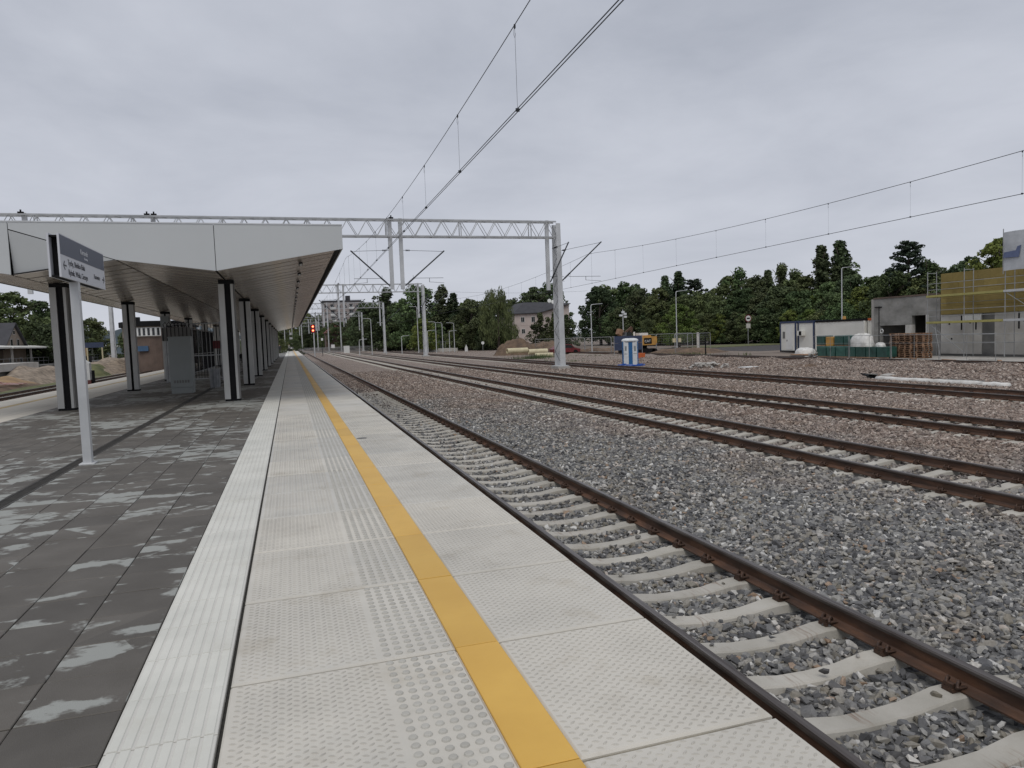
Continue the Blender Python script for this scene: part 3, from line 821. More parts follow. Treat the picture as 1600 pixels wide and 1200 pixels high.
t1 = tread(XL0 + 0.03, 0.335); t2 = tread(XY1 + 0.02, XR1 - 0.02)
TREAD = MB(); TREAD.add(t1.v, t1.f); TREAD.add(t2.v, t2.f); TREAD = TREAD.mesh('tread_pattern', M['tread'])
def stud_shape(b, x, y, z=0.0):
    n = 10
    rings = [(0.0205, -0.0003), (0.0170, 0.0062), (0.0110, 0.0085)]
    vs = [(x + r * math.cos(2 * math.pi * i / n), y + r * math.sin(2 * math.pi * i / n), z + h) for r, h in rings for i in range(n)]
    fs = [tuple(range(20, 30))]
    for k in range(2):
        fs += [(k * n + i, k * n + (i + 1) % n, (k + 1) * n + (i + 1) % n, (k + 1) * n + i) for i in range(n)]
    b.add(vs, fs)
b = MB(); stud_shape(b, 0, 0); STUD = b.mesh('tactile_stud', M['stud'])
STX = [0.388 + 0.0615 * i for i in range(6)]
STY = [0.045 + 0.0636 * j for j in range(17)]
b = MB()
for sx in STX:
    for sy in STY: stud_shape(b, sx, sy)
STUDS = b.mesh('tactile_studs', M['stud'])
b = MB()
for i in range(6):
    x = 0.388 + 0.0615 * i
    b.prism([(x - 0.017, 0, -0.0004), (x + 0.017, 0, -0.0004), (x + 0.011, 0, 0.0055), (x - 0.011, 0, 0.0055)], (0, 1.106, 0))
RIBS = b.mesh('guide_ribs', M['stud'])
nsl = 0
rest = MB(); resty = MB(); restr = MB()
protos = slab_meshes(0)
for k in range(0, 230):
    y = Y0 + k * PITCH + 0.003
    if y + 1.1 < 1.0: continue
    if nsl < 90:
        so = obj('slab', SLAB, platform, (0, y, 0))
        so.location.z = random.uniform(-0.0012, 0.0012)
        obj('yellow_strip', YEL, so)
        if y < 4.0 and y > 2.0:
            obj('tread_pattern', TREAD, so)['kind'] = 'stuff'
            for sx in STX:
                for sy in STY:
                    if (y + sy) < 5.0: obj('tactile_stud', STUD, so, (sx, sy, 0))
        elif y < 8.6:
            obj('tactile_studs', STUDS, so)['kind'] = 'stuff'
            if y < 11: obj('tread_pattern', TREAD, so)['kind'] = 'stuff'
        else:
            if y < 16: obj('tread_pattern', TREAD, so)['kind'] = 'stuff'
            ro = obj('guide_ribs', RIBS, so); ro['kind'] = 'stuff'
        nsl += 1
    else:
        for src, dst in ((protos, rest),):
            dst.add([(vx, vy + y, vz) for vx, vy, vz in src.v], src.f)
        resty.box(XY0, XY1, y + .002, y + 1.104, -0.0118, 0.002)
        for i in range(6):
            x = 0.388 + 0.0615 * i
            restr.box(x - 0.015, x + 0.015, y, y + 1.106, -0.0004, 0.0055)
tag(rest.build('far_slabs', M['slab'], platform), kind='stuff')
tag(resty.build('far_yellow_strip', M['yellow'], platform), kind='stuff')
tag(restr.build('far_guide_ribs', M['stud'], platform), kind='stuff')

# white ribbed guidance tiles
def ribbed(b, y, l=0.426):
    x0, x1 = -0.80, -0.375
    b.cbox(x0, x1, y, y + l, -0.08, -0.002, 0.003, mi=1)
    n = 8; w = (x1 - x0 - 0.012) / n
    for i in range(n):
        a = x0 + 0.006 + i * w
        b.prism([(a + 0.004, y + .002, -0.0022), (a + w - 0.006, y + .002, -0.0022), (a + w - 0.010, y + .004, 0.0022), (a + 0.008, y + .004, 0.0022)], (0, l - 0.004, 0), mi=0)
b = MB(); ribbed(b, 0); TILE = b.mesh('ribbed_tile', [M['white_tile'], M['tile_groove']])
rest = MB(); n = 0; y = 3.10 - 0.43 * 5
k = 0
while y < 261:
    gap = 0.006 if k % 4 == 1 else 0.0025
    if n < 120: obj('ribbed_tile', TILE, platform, (0, y + gap, random.uniform(-.0008, .0008)))
    else: rest.cbox(-0.80, -0.375, y + gap, y + 0.427, -0.08, 0.0, 0.003)
    n += 1; k += 1; y += 0.43
tag(rest.build('far_ribbed_tiles', M['white_tile'], platform), kind='stuff')

# dark pavers, running bond-free grid with a slot drain at x = -3.06
cols = []
x = -0.803
while x > -6.6:
    w = 0.43
    if abs(x - 0.43 + 3.06) < 0.25 and x - 0.43 < -2.9:
        cols.append((-2.97, x)); x = -3.15; continue
    cols.append((x - w, x)); x -= w
cols = [(a, c) for a, c in cols if c - a > 0.06]
b = MB(); b.cbox(0.003, 0.427, 0.003, 0.427, -0.08, 0.0, 0.004); PAVER = b.mesh('paver', M['paver'])
cells = []
for ci, (a, c) in enumerate(cols):
    y = 1.09 - 0.2
    j = 0
    while y < 261:
        d = math.hypot((a + c) / 2, y)
        cells.append((d, a, c, y)); y += 0.43
vis = [q for q in cells if q[3] > 2.6 and (q[1] + q[2]) / 2 > -0.72 * q[3] + 0.4]
vis.sort()
own = set((round(q[1], 3), round(q[3], 3)) for q in vis[:300])
rest = MB()
for d, a, c, y in cells:
    if (round(a, 3), round(y, 3)) in own:
        o = obj('paver', PAVER, platform, (a, y, random.uniform(-0.0018, 0.0012)))
        if abs((c - a) - 0.43) > 0.01: o.scale = ((c - a) / 0.43, 1, 1)
        o.rotation_euler = (random.uniform(-.002, .002), random.uniform(-.002, .002), 0)
    elif y < 110:
        zz = random.uniform(-0.002, 0.0)
        rest.cbox(a + .0025, c - .0025, y + .0025, y + .4275, -0.06, zz, 0.003)
    elif ci == 0 or True:
        if (round(y / 0.43)) % 8 == 0: rest.box(a + .0025, c - .0025, y, y + 3.43, -0.06, 0.0)
tag(rest.build('far_pavers', M['paver'], platform), kind='stuff')
# slot drain
b = MB(); b.box(-3.148, -3.125, 1, 260, -0.06, -0.001); b.box(-2.995, -2.972, 1, 260, -0.06, -0.001)
b.box(-3.13, -2.99, 1, 260, -0.06, -0.022)
for k in range(900):
    y = 3 + k * 0.05
    b.box(-3.125, -2.995, y, y + 0.02, -0.021, -0.004)
b.build('slot_drain', mat('dark_drain_channel', (0.055, 0.05, 0.044), (0.03, 0.028, 0.025), 6, 0.7), platform)
# left side of the island platform: mirrored edge slabs
b = MB(); c = MB(); w = MB()
for k in range(0, 225):
    y = Y0 + k * PITCH
    if y < 8: continue
    b.cbox(-9.75, -8.645, y, y + 1.112, -0.13, 0.0, 0.006)
    b.cbox(-8.395, -7.2, y, y + 1.112, -0.13, 0.0, 0.006)
    c.box(-8.64, -8.40, y, y + 1.112, -0.10, 0.0)
    w.cbox(-7.195, -6.7, y, y + 1.112, -0.10, 0.0, 0.006)
tag(b.build('far_edge_slabs', M['slab'], platform), kind='stuff')
tag(c.build('far_edge_strip', mat('pale_ochre_strip', (0.45, 0.33, 0.14), (0.36, 0.27, 0.13), 1, 0.6), platform), kind='stuff')
tag(w.build('far_edge_tiles', M['slab'], platform), kind='stuff')
b = MB(); b.cyl((1.06, 12.0, -0.01), (1.06, 12.0, 0.006), 0.085, 20); b.build('drain_cover', M['concrete_dark'], platform)

# ------------------------------------------------------------------ platform canopy
CY0, CY1 = 20.0, 107.0
XR, XV1, XC, XV2, XL = 1.52, -1.72, -4.02, -6.30, -9.55
ZR, ZV1, ZC, ZV2, ZL = 4.16, 3.58, 3.87, 3.52, 4.12
ZT = 4.79
canopy = thing('platform_canopy', (XC, CY0, 0), 'long pale grey platform canopy with a zigzag metal soffit on paired columns', 'canopy')
off = (XC, CY0, 0)
def face(pts, t=0.03):     # fascia panel: polygon in (x,z) with thickness behind
    b = MB(off); b.prism([(x, CY0, z) for x, z in pts], (0, t, 0)); return b
g = 0.008
diagL, diagR = (XV2 + g, 4.61), (XC - 0.05, ZC)
face([(XV1 + g, ZV1 + .01), (XR, ZR), (XR, ZT), (XV1 + g, ZT)]).build('fascia_panel', M['fascia'], canopy)
face([(XV1 - g, ZV1 + .01), (XV1 - g, ZT), (XV2 + g, ZT), (XV2 + g, 4.62), (XC, ZC + .01)]).build('fascia_panel', M['fascia'], canopy)
b = MB(off)   # folded lower triangle, tilted back
b.prism([(XV2 + g, CY0 + 0.0, 4.595), (XC - 0.06, CY0 + 0.004, ZC + .012), (XV2 + g, CY0 + 0.16, ZV2 + .01)], (0, 0.03, 0))
b.build('fascia_panel', M['fascia'], canopy)
face([(XV2 - g, ZV2 + .01), (XV2 - g, ZT), (XL, ZT), (XL, ZL)]).build('fascia_panel', M['fascia'], canopy)
b = MB(off)
b.prism([(XV2, CY0 + 0.2, ZV2 + .03), (XC, CY0 + 0.06, ZC + .03), (XV1, CY0 + .06, ZV1 + .03), (XR - .03, CY0 + .06, ZR + .03), (XR - .03, CY0 + .06, ZT - .02), (XL + .03, CY0 + .06, ZT - .02), (XL + .03, CY0 + .06, ZL + .03), (XV2, CY0 + .2, ZV2 + .03)][:7], (0, 0.03, 0))
b.build('backing_panel', M['dark'], canopy)
b = MB(off); b.box(XR - 0.03, XR, CY0 + .035, CY1, ZR, ZT); b.build('side_fascia', M['fascia'], canopy)
b = MB(off); b.box(XL, XL + 0.03, CY0 + .035, CY1, ZL, ZT); b.build('side_fascia', M['fascia'], canopy)
b = MB(off); b.box(XL + .03, XR - .03, CY0 + .1, CY1, ZT - .06, ZT - .02); b.build('roof_deck', M['roof_dark'], canopy)
b = MB(off); b.box(XL - .01, XR + .01, CY0 - .012, CY0 + 0.06, ZT - 0.0, ZT + .03); b.build('edge_trim', M['trim'], canopy)
# soffit: four facets of transverse metal panels
facets = [((XR - 0.20, ZR + 0.01), (XV1 + 0.03, ZV1)), ((XV1 - 0.03, ZV1), (XC + 0.025, ZC)), ((XC - 0.025, ZC), (XV2 + 0.03, ZV2)), ((XV2 - 0.03, ZV2), (XL + 0.10, ZL + .01))]
SP = 0.97
for (xa, za_), (xb, zb) in facets:
    bb = MB()
    bb.prism([(xa - XC, 0.065, za_), (xa - XC, SP - 0.065, za_), (xb - XC, SP - 0.065, zb), (xb - XC, 0.065, zb)], (0, 0, 0.014))
    me = bb.mesh('soffit_panel', M['soffit'])
    nn = int((CY1 - CY0 - 0.1) / SP)
    rest = MB()
    for k in range(nn):
        y = 0.035 + k * SP
        if k < 75:
            o = obj('soffit_panel', me, canopy, (0, y, 0))
            o.rotation_euler = (random.uniform(-.0015, .0015), 0, 0)
        else:
            rest.add([(vx, vy + y, vz) for vx, vy, vz in bb.v], bb.f)
    tag(rest.build('far_soffit_panels', M['soffit'], canopy), kind='stuff')
    b = MB(off); b.prism([(xa, CY0 + .04, za_ + .018), (xa, CY1, za_ + .018), (xb, CY1, zb + .018), (xb, CY0 + .04, zb + .018)], (0, 0, 0.02))
    b.build('soffit_backing', M['dark_gap'], canopy)
# dark gutters along the folds and the right edge
b = MB(off)
b.box(XR - 0.19, XR - 0.035, CY0 + .04, CY1, ZR + 0.03, ZR + 0.05)
b.box(XR - 0.12, XR - 0.09, CY0 + .04, CY1, ZR - 0.0, ZR + 0.029)
b.build('edge_gutter', M['dark_gap'], canopy)
# row of downlights under the right wing
b = MB(); b.box(-0.05, 0.05, -0.28, 0.28, -0.05, 0.0, 0); b.box(-0.035, 0.035, -0.25, 0.25, -0.058, -0.0505, 1)
LAMP = b.mesh('lamp', [M['dark'], M['trim']])
lx = XV1 + (XR - XV1) * 0.66; lz = ZV1 + (ZR - ZV1) * 0.66
for k in range(28):
    y = 1.6 + 3.05 * k
    o = obj('lamp', LAMP, canopy, (lx - XC, y, lz - 0.012)); o.rotation_euler = (0, -math.atan2(ZR - ZV1, XR - XV1), 0)
# columns: twin light channels with a dark slot, black base and head
def column_parts(first):
    H = 3.56
    a = MB(); 
    if not first:
        a.box(-0.24, -0.05, -0.16, -0.10, 0.06, H - .1); a.box(0.05, 0.24, -0.16, -0.10, 0.06, H - .1)
        a.box(-0.24, -0.19, -0.0995, 0.0995, 0.06, H - .1); a.box(0.19, 0.24, -0.0995, 0.0995, 0.06, H - .1)
        a.box(-0.24, -0.05, 0.10, 0.16, 0.06, H - .1); a.box(0.05, 0.24, 0.10, 0.16, 0.06, H - .1)
        c = MB(); c.box(-0.10, 0.10, -0.085, 0.085, 0.05, H - .02)
    else:
        a.box(-0.26, -0.07, -0.16, -0.10, 0.06, H - .1); a.box(0.13, 0.21, -0.16, -0.10, 0.06, H - .1)
        a.box(-0.26, -0.21, -0.0995, 0.0995, 0.06, H - .1); a.box(-0.26, -0.07, .10, .16, .06, H - .1); a.box(0.13, 0.21, .10, .16, .06, H - .1)
        c = MB(); c.box(-0.11, 0.128, -0.105, 0.105, 0.05, H - .02)
        for z in (1.05, 2.75):
            c.box(-0.065, 0.125, -0.108, -0.1055, z, z + 0.012)
    d = MB(); d.box(-0.25, 0.25, -0.17, 0.17, 0.0, 0.055); d.box(-0.25, 0.25, -0.17, 0.17, H - 0.095, H + 0.02)
    e = MB(); e.box(0.212, 0.25, -0.15, 0.15, 0.06, H - .1)
    return a, c, d, e
for first in (True, False):
    a, c, d, e = column_parts(first)
    am = a.mesh('column', M['col_metal']); cm_ = c.mesh('infill', M['dark']); dm = d.mesh('base_and_head', M['dark']); em = e.mesh('side_plate', M['concrete_dark'])
    for k in range(10):
        if (k == 0) != first: continue
        y = 22.75 + 8.8 * k - CY0
        for x in (XV1 + 0.02, XV2 + 0.26):
            zs = 1.0 if x > -4 else (ZV2 + 0.03) / 3.59
            co = obj('column', am, canopy, (x - XC, y, 0)); co.scale = (0.86, 1, zs)
            obj('infill', cm_, co); obj('base_and_head', dm, co)
            if first: obj('side_plate', em, co)
# plate on the third left column
b = MB(off); b.box(XV2 + 0.06, XV2 + 0.46, 39.98, 40.02, 2.75, 3.3); b.build('number_plate', M['cabinet'], canopy)

# ------------------------------------------------------------------ direction sign
sign = thing('direction_sign', (-2.86, 11.5, 0), 'grey and white direction sign with Katowice, Tychy and Rybnik on a square pole', 'sign')
b = MB(); b.box(-0.055, 0.055, -0.055, 0.055, 0.0, 2.60); b.cbox(-0.1, 0.1, -0.1, 0.1, 0, 0.02, .005); b.build('pole', M['white_metal'], sign)
def board(x, nm):
    b = MB()
    b.box(x - 0.012, x + 0.012, -0.82, 1.50, 2.60, 3.17)
    return b
board(0.05, 0).build('front_board', M['sign_white'], sign)
board(-0.07, 0).build('back_board', M['sign_white'], sign)
b = MB(); b.box(-0.057, 0.037, -0.80, 1.48, 2.60, 2.625); b.box(-0.057, 0.037, -0.80, 1.48, 3.12, 3.145); b.box(-0.056, 0.036, -0.70, -0.66, 2.626, 3.118)
b.build('inner_frame', M['dark'], sign)
b = MB(); b.box(0.0625, 0.0645, -0.80, 1.48, 2.90, 3.155); b.build('header_band', M['sign_blue'], sign)
def text_mesh(body, size):
    cu = bpy.data.curves.new('lettering', 'FONT'); cu.body = body; cu.size = size; cu.extrude = 0.0008
    cu.resolution_u = 3
    to = bpy.data.objects.new('lettering', cu); col.objects.link(to)
    dg = bpy.context.evaluated_depsgraph_get()
    me = bpy.data.meshes.new_from_object(to.evaluated_get(dg))
    bpy.data.objects.remove(to); bpy.data.curves.remove(cu)
    return me
def letters(body, size, parent, loc, rot, m, sx=1.0, name='lettering'):
    me = text_mesh(body, size); me.materials.clear(); me.materials.append(m)
    o = obj(name, me, parent, loc, rot); o.scale = (sx, 1, 1)
    return o
RT = (R(90), 0, R(90))     # reads along +y, faces +x
letters('Kierunek', 0.105, sign, (0.0665, 0.14, 3.01), RT, M['ink_white'], 1.0)
letters('Direction', 0.05, sign, (0.0665, 0.32, 2.945), RT, M['ink_white'], 1.0)
letters('Tychy, Bielsko-Biała', 0.112, sign, (0.0645, -0.50, 2.785), RT, M['ink'], 0.93)
letters('Rybnik, Wisła, Cieszyn', 0.112, sign, (0.0645, -0.50, 2.655), RT, M['ink'], 0.93)
letters('Katowice', 0.10, sign, (0.0645, 0.82, 2.72), RT, M['ink'], 0.93)
def arrow(y, z, s, dirn):
    b = MB()
    b.beam((0.064, y - s * dirn, z), (0.064, y + s * dirn, z), 0.002, 0.02)
    b.beam((0.0642, y + s * dirn, z), (0.0642, y + 0.1 * s * dirn, z + s * .8), 0.002, 0.018)
    b.beam((0.0644, y + s * dirn, z), (0.0644, y + 0.1 * s * dirn, z - s * .8), 0.002, 0.018)
    b.build('arrow', M['ink'], sign)
arrow(-0.64, 2.765, 0.07, -1); arrow(1.38, 2.745, 0.06, 1)

# ------------------------------------------------------------------ platform furniture
cab = thing('equipment_cabinet', (-3.78, 28.2, 0), 'tall grey equipment cabinet standing on the pavers under the canopy', 'cabinet')
b = MB(); b.box(-0.37, 0.37, -0.3, 0.3, 0.22, 2.0); b.build('body', M['cabinet'], cab)
b = MB(); b.box(-0.36, 0.36, -0.29, 0.29, 0.0, 0.212); b.build('plinth', M['cabinet'], cab)
b = MB(); b.cbox(-0.385, 0.385, -0.315, 0.315, 2.0, 2.05, .01); b.build('lid', M['cabinet'], cab)
b = MB()
for k in range(6): b.box(-0.26 + k * 0.09, -0.20 + k * 0.09, -0.304, -0.3005, 0.38, 0.48)
b.build('vent', M['concrete_dark'], cab)
bn = thing('waste_bin', (-2.9, 30.3, 0), 'grey wire waste bin with a clear sack beside the railings', 'bin')
b = MB(); b.cyl((0, 0, 0.04), (0, 0, 0.78), 0.17, 14, 0.2); b.build('sack', mat('clear_grey_sack', (0.22, 0.23, 0.24), (0.14, 0.15, 0.16), 4, 0.35), bn)
b = MB()
for k in range(12):
    t = 2 * math.pi * k / 12
    b.cyl((0.185 * math.cos(t), 0.185 * math.sin(t), 0), (0.215 * math.cos(t), 0.215 * math.sin(t), 0.82), 0.006, 5)
b.build('frame', M['scaff'], bn)

def bar_fence(x0, y0, x1, y1, z1, label, pitch=0.13):
    t = thing('bar_railing', (x0, y0, 0), label, 'railing', 'tall bar railings round the stairwell')
    L_ = math.hypot(x1 - x0, y1 - y0); u = ((x1 - x0) / L_, (y1 - y0) / L_)
    b = MB()
    for z in (0.12, 1.25, z1 - 0.05): b.beam((0, 0, z), (u[0] * L_, u[1] * L_, z), 0.05, 0.05)
    b.build('rails', M['scaff'], t)
    n = int(L_ / pitch)
    BAR = None
    for k in range(n + 1):
        if BAR is None:
            bb = MB(); bb.cyl((0, 0, 0.1), (0, 0, z1), 0.011, 5); BAR = bb.mesh('bar', M['dark'])
        obj('bar', BAR, t, (u[0] * k * pitch, u[1] * k * pitch, 0))
    n = max(1, int(L_ / 2.4))
    for k in range(n + 1):
        bb = MB(); bb.box(-.04, .04, -.04, .04, 0, z1 + .03); bb.build('post', M['scaff'], t, (u[0] * L_ * k / n, u[1] * L_ * k / n, 0))
    return t
bar_fence(-5.6, 37.5, -3.2, 37.5, 2.85, 'tall bar railing facing the camera behind the grey cabinet')
bar_fence(-3.1, 37.5, -3.1, 47.5, 2.85, 'tall bar railing running away from the camera along the stairwell')
bar_fence(-5.7, 37.5, -5.7, 60, 2.85, 'bar railing on the far left side of the stairwell', 0.2)
cg = thing('cable_cage', (-5.1, 36.9, 0), 'dark caged cable riser bristling with cable loops behind the cabinet', 'cable cage')
b = MB(); b.box(-0.6, 0.6, -0.2, 0.2, 2.0, 2.62)
b.build('cage_panel', M['concrete_dark'], cg)
b = MB()
for k in range(7):
    b.box(-0.56 + k * 0.17, -0.53 + k * 0.17, -0.215, -0.2005, 2.0, 2.6)
    b.tube([(-0.5 + k * 0.16, 0, 2.61), (-0.55 + k * 0.16, 0, 2.78), (-0.46 + k * 0.16, 0, 2.88), (-0.38 + k * 0.16, 0, 2.76), (-0.42 + k * 0.16, 0, 2.61)], 0.018, 5)
b.build('cables', M['dark'], cg)
rb = thing('notice_board', (-3.9, 44.0, 0), 'small dark red notice board among the stairwell railings', 'notice board')
b = MB(); b.box(-0.3, 0.3, -0.03, 0.03, 1.55, 2.0); b.build('panel', M['red_paint'], rb)
b = MB(); b.box(-0.03, 0.03, 0.031, 0.07, 0, 1.98); b.build('post', M['dark'], rb)
# glazed partition with light seen through further down
for k in range(4):
    st = thing('platform_bench', (-3.9, 66 + 9 * k, 0), 'metal bench under the canopy, number %s counted from the stairwell' % ['one', 'two', 'three', 'four'][k], 'bench', 'benches down the middle of the platform')
    st['label'] = 'dark metal bench under the far part of the canopy'
    b = MB(); b.box(-0.9, 0.9, -0.22, 0.22, 0.42, 0.46); b.build('seat', M['dark'], st)
    b = MB(); b.box(-0.9, 0.9, 0.2, 0.23, 0.55, 0.9); b.build('backrest', M['dark'], st)
    for sx in (-0.7, 0.7):
        b = MB(); b.box(sx - .03, sx + .03, -0.2, 0.2, 0, 0.415); b.build('leg', M['dark'], st)

# ------------------------------------------------------------------ people (far down the platform)
def person(x, y, z, label, top, bottom, arms=((0.26, -0.1), (-0.26, 0.1)), step=0.12, rz=0.0):
    me = bpy.data.meshes.new('person')
    V = [(0, 0, .95), (0, 0, 1.2), (0, 0, 1.42), (0, 0, 1.5), (0, 0.02, 1.62), (0, 0.02, 1.72),
         (0.19, 0, 1.40), (arms[0][0], arms[0][1] * .3, 1.12), (arms[0][0], arms[0][1], 0.86), (arms[0][0], arms[0][1] - .02, 0.77),
         (-0.19, 0, 1.40), (arms[1][0], arms[1][1] * .3, 1.12), (arms[1][0], arms[1][1], 0.86), (arms[1][0], arms[1][1] - .02, 0.77),
         (0.10, 0, .90), (0.11, step * .6, .50), (0.11, step * 0.9, .08), (0.11, step + .13, .04),
         (-0.10, 0, .90), (-0.11, -step * .3, .50), (-0.11, -step, .10), (-0.11, -step + .14, .04)]
    Eg = [(0, 1), (1, 2), (2, 3), (3, 4), (4, 5), (2, 6), (6, 7), (7, 8), (8, 9), (2, 10), (10, 11), (11, 12), (12, 13),
          (0, 14), (14, 15), (15, 16), (16, 17), (0, 18), (18, 19), (19, 20), (20, 21)]
    rad = [.14, .13, .15, .055, .095, .07, .07, .05, .035, .035, .07, .05, .035, .035, .10, .07, .045, .04, .10, .07, .045, .04]
    me.from_pydata(V, Eg, [])
    o = bpy.data.objects.new('tmp', me); col.objects.link(o)
    md = o.modifiers.new('s', 'SKIN')
    for i, r in enumerate(rad): me.skin_vertices[0].data[i].radius = (r, r * .8)
    me.skin_vertices[0].data[0].use_root = True
    o.modifiers.new('sub', 'SUBSURF').levels = 1
    o.modifiers['sub'].render_levels = 1
    dg = bpy.context.evaluated_depsgraph_get()
    m2 = bpy.data.meshes.new_from_object(o.evaluated_get(dg))
    bpy.data.objects.remove(o)
    m2.materials.clear()
    for mm in (top, bottom, M['skin'], M['cloth_dark']): m2.materials.append(mm)
    for p in m2.polygons:
        cz = p.center.z; ax = abs(p.center.x)
        p.material_index = 3 if cz > 1.66 else 2 if (cz > 1.49 or (ax > .22 and cz < .84 and cz > .7)) else 0 if cz > .95 or (ax > .21 and cz > .7) else 1
        p.use_smooth = True
    p_ = obj('person', m2, None, (x, y, z), (0, 0, rz))
    tag(p_, label, 'person')
    return p_
person(-0.2, 163, 0.0, 'tiny distant person in a light top walking on the white tiles of the platform', M['cloth_light'], M['cloth_dark'])
person(-2.0, 150, 0.0, 'distant person in dark clothes just past the last canopy column', M['cloth_dark'], M['cloth_dark'], step=0.03)

# ------------------------------------------------------------------ catenary gantries
GX0, GX1 = -22.6, 19.6
ZB, ZTOP = 8.93, 10.08
def gantry_meshes():
    d = {}
    def leg(x):
        b = MB()
        H0, H1 = 0.56, 0.43
        zb, zt = 0.35, 11.0
        for s in (-1, 1):
            b.prism([(x - 0.22, s * H0 - 0.03, zb), (x + 0.22, s * H0 - 0.03, zb), (x + 0.17, s * H1 - 0.03, zt), (x - 0.17, s * H1 - 0.03, zt)], (0, 0.06, 0))
        b.box(x - 0.42, x + 0.42, -0.7, 0.7, zb - 0.05, zb + 0.002)
        c = MB()
        n = 13
        for k in range(n):
            za_ = zb + 0.3 + (zt - zb - 0.4) * k / n; zb_ = zb + 0.3 + (zt - zb - 0.4) * (k + 1) / n
            fa = (za_ - zb) / (zt - zb); ha = H0 + (H1 - H0) * fa - .03
            fb = (zb_ - zb) / (zt - zb); hb = H0 + (H1 - H0) * fb - .03
            for sx, w in ((-1, 0.23 - fa * .05), (1, 0.23 - fa * .05)):
                X = x + sx * (w - 0.04)
                s = 1 if k % 2 else -1
                c.beam((X, s * ha, za_), (X, -s * hb, zb_), 0.07, 0.012, up=(1, 0, 0))
        p = MB(); p.box(x - 0.5, x + 0.5, -0.78, 0.78, -0.5, zb - 0.052)
        return b, c, p
    d['leg'] = leg
    return d
GM = gantry_meshes()
def truss(x0, x1):
    z0, z1 = ZB + 1.06, ZTOP + 1.06
    ch = MB()
    for z in (z0, z1):
        for yy in (-0.3, 0.3):
            ch.beam((x0, yy, z), (x1, yy, z), 0.08, 0.105)
    di = MB()
    n = int((x1 - x0) / 0.66); p = (x1 - x0) / n
    for k in range(n):
        a = x0 + k * p
        for yy in (-0.3, 0.3):
            s = k % 2
            di.cyl((a, yy, z0 if s else z1), (a + p, yy, z1 if s else z0), 0.024, 5, caps=False)
        if k % 8 == 4:
            for yy in (-0.3, 0.3): di.beam((a, yy, z0), (a, yy, z1), 0.06, 0.06)
        if k % 2 == 0:
            di.cyl((a, -0.3, z1), (a + p, 0.3, z1), 0.02, 5, caps=False); di.cyl((a, -0.3, z0), (a + p, 0.3, z0), 0.02, 5, caps=False)
    return ch, di
def cantilever(b, ins, px, pz_low, ex, ez, stay_x, stay_z, y=0):
    """inclined tube from a drop post to the messenger wire, with insulators"""
    p, q = Vector((px, y, pz_low)), Vector((ex, y, ez))
    b.cyl(p, q, 0.05, 7)
    d = (q - p)
    for k in range(6):
        c = p + d * (0.10 + 0.022 * k)
        ins.cyl(c, c + d.normalized() * 0.025, 0.075, 8)
    b.cyl((stay_x, y, stay_z), (ex + (px - ex) * 0.02, y, ez - 0.05), 0.014, 5)
    s0 = Vector((stay_x, y, stay_z)); sd_ = (Vector((ex, y, ez - .05)) - s0).normalized()
    for k in range(5):
        c = s0 + sd_ * (0.18 + 0.06 * k)
        ins.cyl(c, c + sd_ * 0.025, 0.06, 8)
gb = {}
off0 = 1.06   # local z 0 = bed level (-1.06)
la, lc, lp = GM['leg'](GX1)
ra, rc, rp = GM['leg'](GX0)
gb['leg_a'] = la.mesh('leg', M['white_metal']); gb['lace_a'] = lc.mesh('lacing', M['lattice']); gb['pl_a'] = lp.mesh('footing', M['concrete'])
gb['leg_b'] = ra.mesh('leg', M['white_metal']); gb['lace_b'] = rc.mesh('lacing', M['lattice']); gb['pl_b'] = rp.mesh('footing', M['concrete'])
ch, di = truss(GX0 + 0.2, GX1 - 0.1)
gb['chord'] = ch.mesh('chords', M['galv']); gb['diag'] = di.mesh('diagonals', M['galv'])
drops = []
for x, zl in ((7.12, 5.25), (7.86, 5.25), (18.85, 5.0), (-7.9, 5.3), (-15.0, 5.3)):
    b = MB(); b.box(x - 0.13, x + 0.13, -0.10, -0.06, zl + off0, ZTOP + off0 + .12); b.box(x - 0.13, x + 0.13, 0.06, 0.10, zl + off0, ZTOP + off0 + .12)
    for k in range(int((ZTOP - zl) / 0.5)):
        z = zl + off0 + 0.2 + k * 0.5
        b.beam((x - 0.11, -0.0, z), (x + 0.11, -0.0, z + 0.45), 0.05, 0.012)
    b.box(x - 0.12, x - 0.10, -0.0595, 0.0595, zl + off0, ZTOP + off0)
    b.box(x + 0.10, x + 0.12, -0.0595, 0.0595, zl + off0, ZTOP + off0)
    drops.append(b.mesh('drop_post', M['white_metal']))
cants = []
for px, zl, ex, ez, sx, sz in ((6.95, 5.5, 4.35, 7.95, 6.98, 7.98), (8.05, 5.5, 10.95, 7.95, 8.0, 7.98), (18.7, 5.55, 20.25, 8.5, 18.9, 8.0), (19.85, 5.6, 23.3, 8.65, 19.9, 7.95), (-15.1, 5.6, -12.2, 7.9, -15.0, 7.9)):
    b, ins = MB(), MB()
    cantilever(b, ins, px, zl + off0, ex, ez + off0, sx, sz + off0, y=(-0.85 if px == 18.7 else 0))
    s = 1 if ex > px else -1
    # registration arm
    z = 6.02 + off0 if px > 0 else 6.0 + off0
    a0 = px + (ex - px) * 0.2
    b.cyl((a0, 0, z), (ex - s * 0.0 + (0.15 if s < 0 else -0.15), 0, z), 0.016, 6)
    b.cyl((a0, 0, z), (a0, 0, z + 0.2), 0.012, 5)
    mid = (a0 + ex) / 2
    b.cyl((mid, 0, z), (mid, 0, z - 0.3), 0.018, 6)
    b.cyl((mid, 0, z - 0.28), (ex - s * 0.1, 0, z - 0.36), 0.012, 5)
    cants.append((b.mesh('cantilever', M['wire']), ins.mesh('insulator', M['dark'])))
tops = MB()
